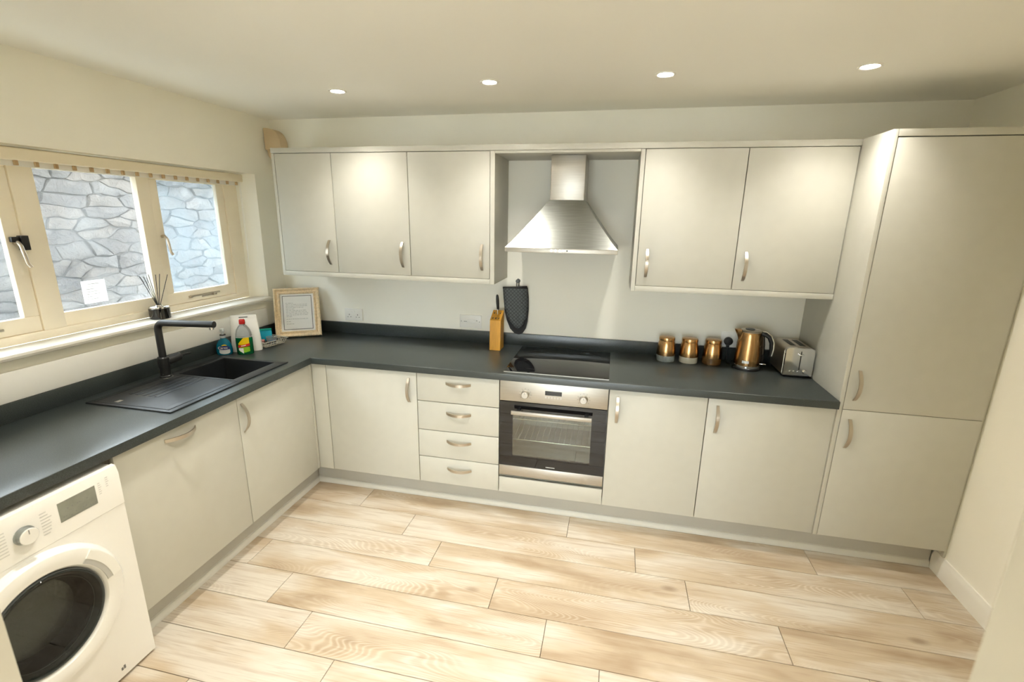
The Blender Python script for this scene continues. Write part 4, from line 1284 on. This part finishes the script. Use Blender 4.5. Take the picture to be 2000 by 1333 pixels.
# ------------------------------------------------------------------ washing-up things in the corner
sb = thing('hand_soap_bottle', 'blue pump bottle of hand soap beside the sink bowl', 'soap bottle', (.072, -.700, ZW))
Me = Matrix.Translation((.072, -.700, ZW)) @ Matrix.Rotation(R(28), 4, 'Z') @ Matrix.Scale(.62, 4, (0,1,0))
q = MB(); q.lathe([(.040, .0005), (.044, .006), (.045, .03), (.040, .062), (.030, .083), (.017, .096), (.014, .103), (0, .103)], M=Me, seg=32); sbb = q.build('bottle', M['soap_blue'], sb)
q = MB(); q.lathe([(.0145, .1032), (.0155, .105), (.0155, .118), (.007, .121), (.006, .140), (0, .140)], (.072, -.700, ZW), 20); q.build('pump_collar', M['label_white'], sb)
q = MB(); q.lathe([(.0165, .1185), (.0165, .124), (.008, .1245)], (.072, -.700, ZW), 18, closed=True); q.build('collar_band', M['black'], sb)
q = MB(); q.lathe([(.011, .1402), (.013, .143), (.012, .157), (.008, .160), (0, .160)], (.072, -.700, ZW), 20); q.tube([(.072, -.700, ZW+.152), (.090, -.716, ZW+.153), (.102, -.727, ZW+.147)], .0045, 8); q.build('pump_head', M['label_white'], sb)
def wrap_label(name, m, a0, a1, z0, z1, rx, ry, rot, c, parent, nn=12):
    q = MB(); v_ = []; f_ = []
    for k in range(nn+1):
        a = R(a0+(a1-a0)*k/nn)
        p = Matrix.Rotation(rot, 3, 'Z') @ Vector((rx*math.cos(a), ry*math.sin(a), 0))
        v_ += [(c[0]+p.x, c[1]+p.y, z0(k/nn) if callable(z0) else z0), (c[0]+p.x, c[1]+p.y, z1(k/nn) if callable(z1) else z1)]
    f_ = [(2*k, 2*k+2, 2*k+3, 2*k+1) for k in range(nn)]
    q.add(v_, f_); return q.build(name, m, parent)
cS = (.072, -.700)
arch = lambda lo, hi: (lambda t: ZW+lo+(hi-lo)*math.sin(PI*min(max(t, 0), 1))**.5)
wrap_label('label', M['label_white'], -118, -42, arch(.018, .008), arch(.030, .056), .0462, .0292, R(28), cS, sbb)
wrap_label('label_band', M['label_blue'], -122, -38, arch(.038, .034), arch(.042, .060), .0466, .0296, R(28), cS, sbb)
wrap_label('label_top', M['label_yellow'], -100, -60, arch(.055, .058), arch(.056, .067), .0445, .0285, R(28), cS, sbb)
def text_on(body, size, loc, rot, m, parent):
    cu = bpy.data.curves.new('lettering', 'FONT'); cu.body = body; cu.size = size; cu.extrude = .0002; cu.align_x = 'CENTER'
    cu.materials.append(m)
    tmp = bpy.data.objects.new('lettering', cu); C.objects.link(tmp)
    dg = bpy.context.evaluated_depsgraph_get()
    me = bpy.data.meshes.new_from_object(tmp.evaluated_get(dg)); bpy.data.objects.remove(tmp)
    me.materials.clear(); me.materials.append(m)
    root = parent
    while root.parent: root = root.parent
    o_ = bpy.data.objects.new('lettering', me); C.objects.link(o_); o_.parent = parent
    o_.location = Vector(loc)-root.location; o_.rotation_euler = rot
    return o_
nb = R(28)
off_ = Matrix.Rotation(nb, 3, 'Z') @ Vector((0, -.0305, 0))
text_on('Carex', .021, (.072+off_.x, -.700+off_.y, ZW+.0405), (R(90), 0, nb), M['paper'], sbb)

gb = thing('washing_up_liquid', 'green washing-up liquid bottle with red cap by the sink', 'bottle', (.178, -.655, ZW))
gr_ = R(30)
def el(rx, ry): return Matrix.Translation((.178, -.655, ZW)) @ Matrix.Rotation(gr_, 4, 'Z') @ Matrix.Scale(ry/rx, 4, (0,1,0))
q = MB(); q.lathe([(.044, .0006), (.0465, .005), (.0465, .095), (.0455, .104), (0, .104)], M=el(.0465, .030), seg=36); gbb = q.build('liquid', M['soap_green'], gb)
q = MB(); q.lathe([(.0455, .1045), (.044, .125), (.038, .150), (.026, .170), (.016, .181), (.014, .186), (0, .186)], M=el(.0465, .030), seg=36); q.build('bottle_neck', M['clear'], gb)
q = MB(); q.lathe([(.0165, .1865), (.0175, .189), (.0165, .207), (.014, .213), (0, .2135)], (.178, -.655, ZW), 22); q.build('cap', M['red_cap'], gb)
cG = (.178, -.655)
wrap_label('label_top', M['label_yellow'], -128, -50, ZW+.062, lambda t: ZW+.070+.036*min(1, max(0, t*1.9)), .0470, .0306, gr_, cG, gbb)
wrap_label('label_band', M['label_red'], -132, -48, lambda t: ZW+.044+.010*t, lambda t: ZW+.058+.012*t, .0474, .0310, gr_, cG, gbb)
wrap_label('label_fruit', M['label_lime'], -122, -50, lambda t: ZW+.014+.012*abs(t-.5), ZW+.048, .0470, .0306, gr_, cG, gbb)
wrap_label('label_corner', M['paper'], -128, -94, lambda t: ZW+.030-.022*t, ZW+.042, .0473, .0309, gr_, cG, gbb)
wrap_label('label_script', M['paper'], -108, -76, lambda t: ZW+.053+.004*t, lambda t: ZW+.057+.004*t, .0477, .0313, gr_, cG, gbb)

pw = thing('refill_pouch', 'white stand-up refill pouch with handle slot behind the bottles', 'pouch', (.14, -.585, ZW))
Mpw = Matrix.Translation((.135, -.590, ZW+.0005)) @ Matrix.Rotation(R(33), 4, 'Z')
q = MB()
sec = [(.084, .034, 0), (.085, .036, .01), (.082, .030, .08), (.077, .018, .15), (.073, .008, .195), (.071, .003, .207), (.070, .0022, .224)]
vv, ff = [], []
n8 = 16
for (a, b_, z_) in sec:
    for k in range(n8):
        th = 2*PI*k/n8
        ca, sa = math.cos(th), math.sin(th)
        vv.append((a*math.copysign(abs(ca)**.45, ca), b_*math.copysign(abs(sa)**.7, sa), z_))
for i in range(len(sec)-1):
    for k in range(n8):
        l = (k+1) % n8; ff.append((i*n8+k, i*n8+l, (i+1)*n8+l, (i+1)*n8+k))
ff += [tuple(reversed(range(n8))), tuple((len(sec)-1)*n8+k for k in range(n8))]
q.add(vv, ff, Mpw); q.build('pouch_body', M['paper'], pw)
q = MB(); q.box(-.026, .022, -.0042, .0042, .2085, .2135, .001, M=Mpw); q.build('handle_slot', M['rubber'], pw)

# wire tray with cleaning bits
tr = thing('wire_tray', 'small grey wire tray in front of the picture frame', 'tray', (.16, -.435, ZW))
Mt = Matrix.Translation((.158, -.430, ZW)) @ Matrix.Rotation(R(-14), 4, 'Z')
def loop(hw, hd, z_, r, q):
    p = [(-hw, -hd, z_), (hw, -hd, z_), (hw, hd, z_), (-hw, hd, z_), (-hw, -hd, z_)]
    q.tube([Mt @ Vector(a) for a in p], r, 6)
q = MB(); loop(.082, .088, .036, .0036, q); loop(.077, .082, .021, .0026, q); tr_r = q.build('rim', M['wire'], tr)
q = MB(); loop(.066, .070, .0035, .002, q)
for i in range(9):
    x_ = -.060+.015*i; q.tube([Mt @ Vector((x_, -.070, .0035)), Mt @ Vector((x_, .070, .0035))], .0019, 5)
    for s_ in (-1, 1): q.tube([Mt @ Vector((x_, s_*.070, .0035)), Mt @ Vector((x_*1.18, s_*.082, .034))], .0019, 5)
for i in range(9):
    y_ = -.064+.016*i
    q.tube([Mt @ Vector((-.066, y_, .0048)), Mt @ Vector((.066, y_, .0048))], .0019, 5)
    for s_ in (-1, 1): q.tube([Mt @ Vector((s_*.066, y_, .0035)), Mt @ Vector((s_*.078, y_*1.18, .034))], .0019, 5)
q.build('basket_wires', M['wire'], tr)
sg = thing('sponge_scourer', 'teal sponge scourer with green pad in the wire tray', 'sponge', (.115, -.415, ZW+.07))
Msg = Matrix.Translation((.106, -.408, ZW+.0065)) @ Matrix.Rotation(R(40), 4, 'Z') @ Matrix.Rotation(R(-10), 4, 'X')
q = MB(); q.box(-.052, .052, -.017, .017, .004, .075, .006, M=Msg); q.build('foam', M['teal'], sg)
q = MB(); q.box(-.052, .052, -.017, .017, .0755, .086, .003, M=Msg); q.build('scouring_pad', M['green_scourer'], sg)
tb = thing('clear_tub', 'clear plastic tub of blue gel in the wire tray', 'tub', (.185, -.43, ZW+.006))
q = MB(); q.lathe([(.024, .0062), (.026, .008), (.029, .026), (.0295, .029), (0, .029)], (.186, -.432, ZW), 28); q.build('gel', M['tub_blue'], tb)
q = MB(); q.lathe([(.0250, .0058), (.0270, .0058), (.0335, .052), (.0345, .0535), (.0325, .0535), (.0305, .030), (.0268, .008)], (.186, -.432, ZW), 28, closed=True); q.build('tub_wall', M['clear'], tb)
pk = thing('pink_sponge', 'small pink and grey sponge lying in the wire tray', 'sponge', (.125, -.475, ZW+.006))
Mpk = Matrix.Translation((.122, -.470, ZW+.0065)) @ Matrix.Rotation(R(20), 4, 'Z')
q = MB(); q.box(-.032, .032, -.018, .018, .010, .030, .004, M=Mpk); q.build('foam', M['pink'], pk)
q = MB(); q.box(-.032, .032, -.018, .018, .0, .0098, .003, M=Mpk); q.build('pad', M['rubber'], pk)

# ------------------------------------------------------------------ reed diffuser on the sill
rd = thing('reed_diffuser', 'black glass reed diffuser with dark sticks on the window sill', 'diffuser', (-.03, -.985, 1.166))
q = MB(); q.lathe([(.046, .0005), (.048, .003), (.048, .054), (.046, .057), (0, .057)], (-.03, -.985, 1.166), 36); q.build('jar', M['black_glass'], rd)
q = MB(); q.lathe([(.046, .0572), (.046, .064), (.040, .068), (.020, .069), (.018, .074), (.010, .074), (.010, .060)], (-.03, -.985, 1.166), 32); q.build('collar', M['chrome'], rd)
for (yy, zz, xx) in ((-1.048, 1.396, -.045), (-1.040, 1.395, -.03), (-1.033, 1.393, -.02), (-1.004, 1.403, -.04), (-.990, 1.401, -.01), (-.949, 1.400, -.03), (-.899, 1.391, -.035)):
    q = MB(); q.tube([(-.03, -.985+(yy+.985)*.06, 1.225), (xx, yy, zz)], .0016, 6); q.build('reed', M['reed'], rd)
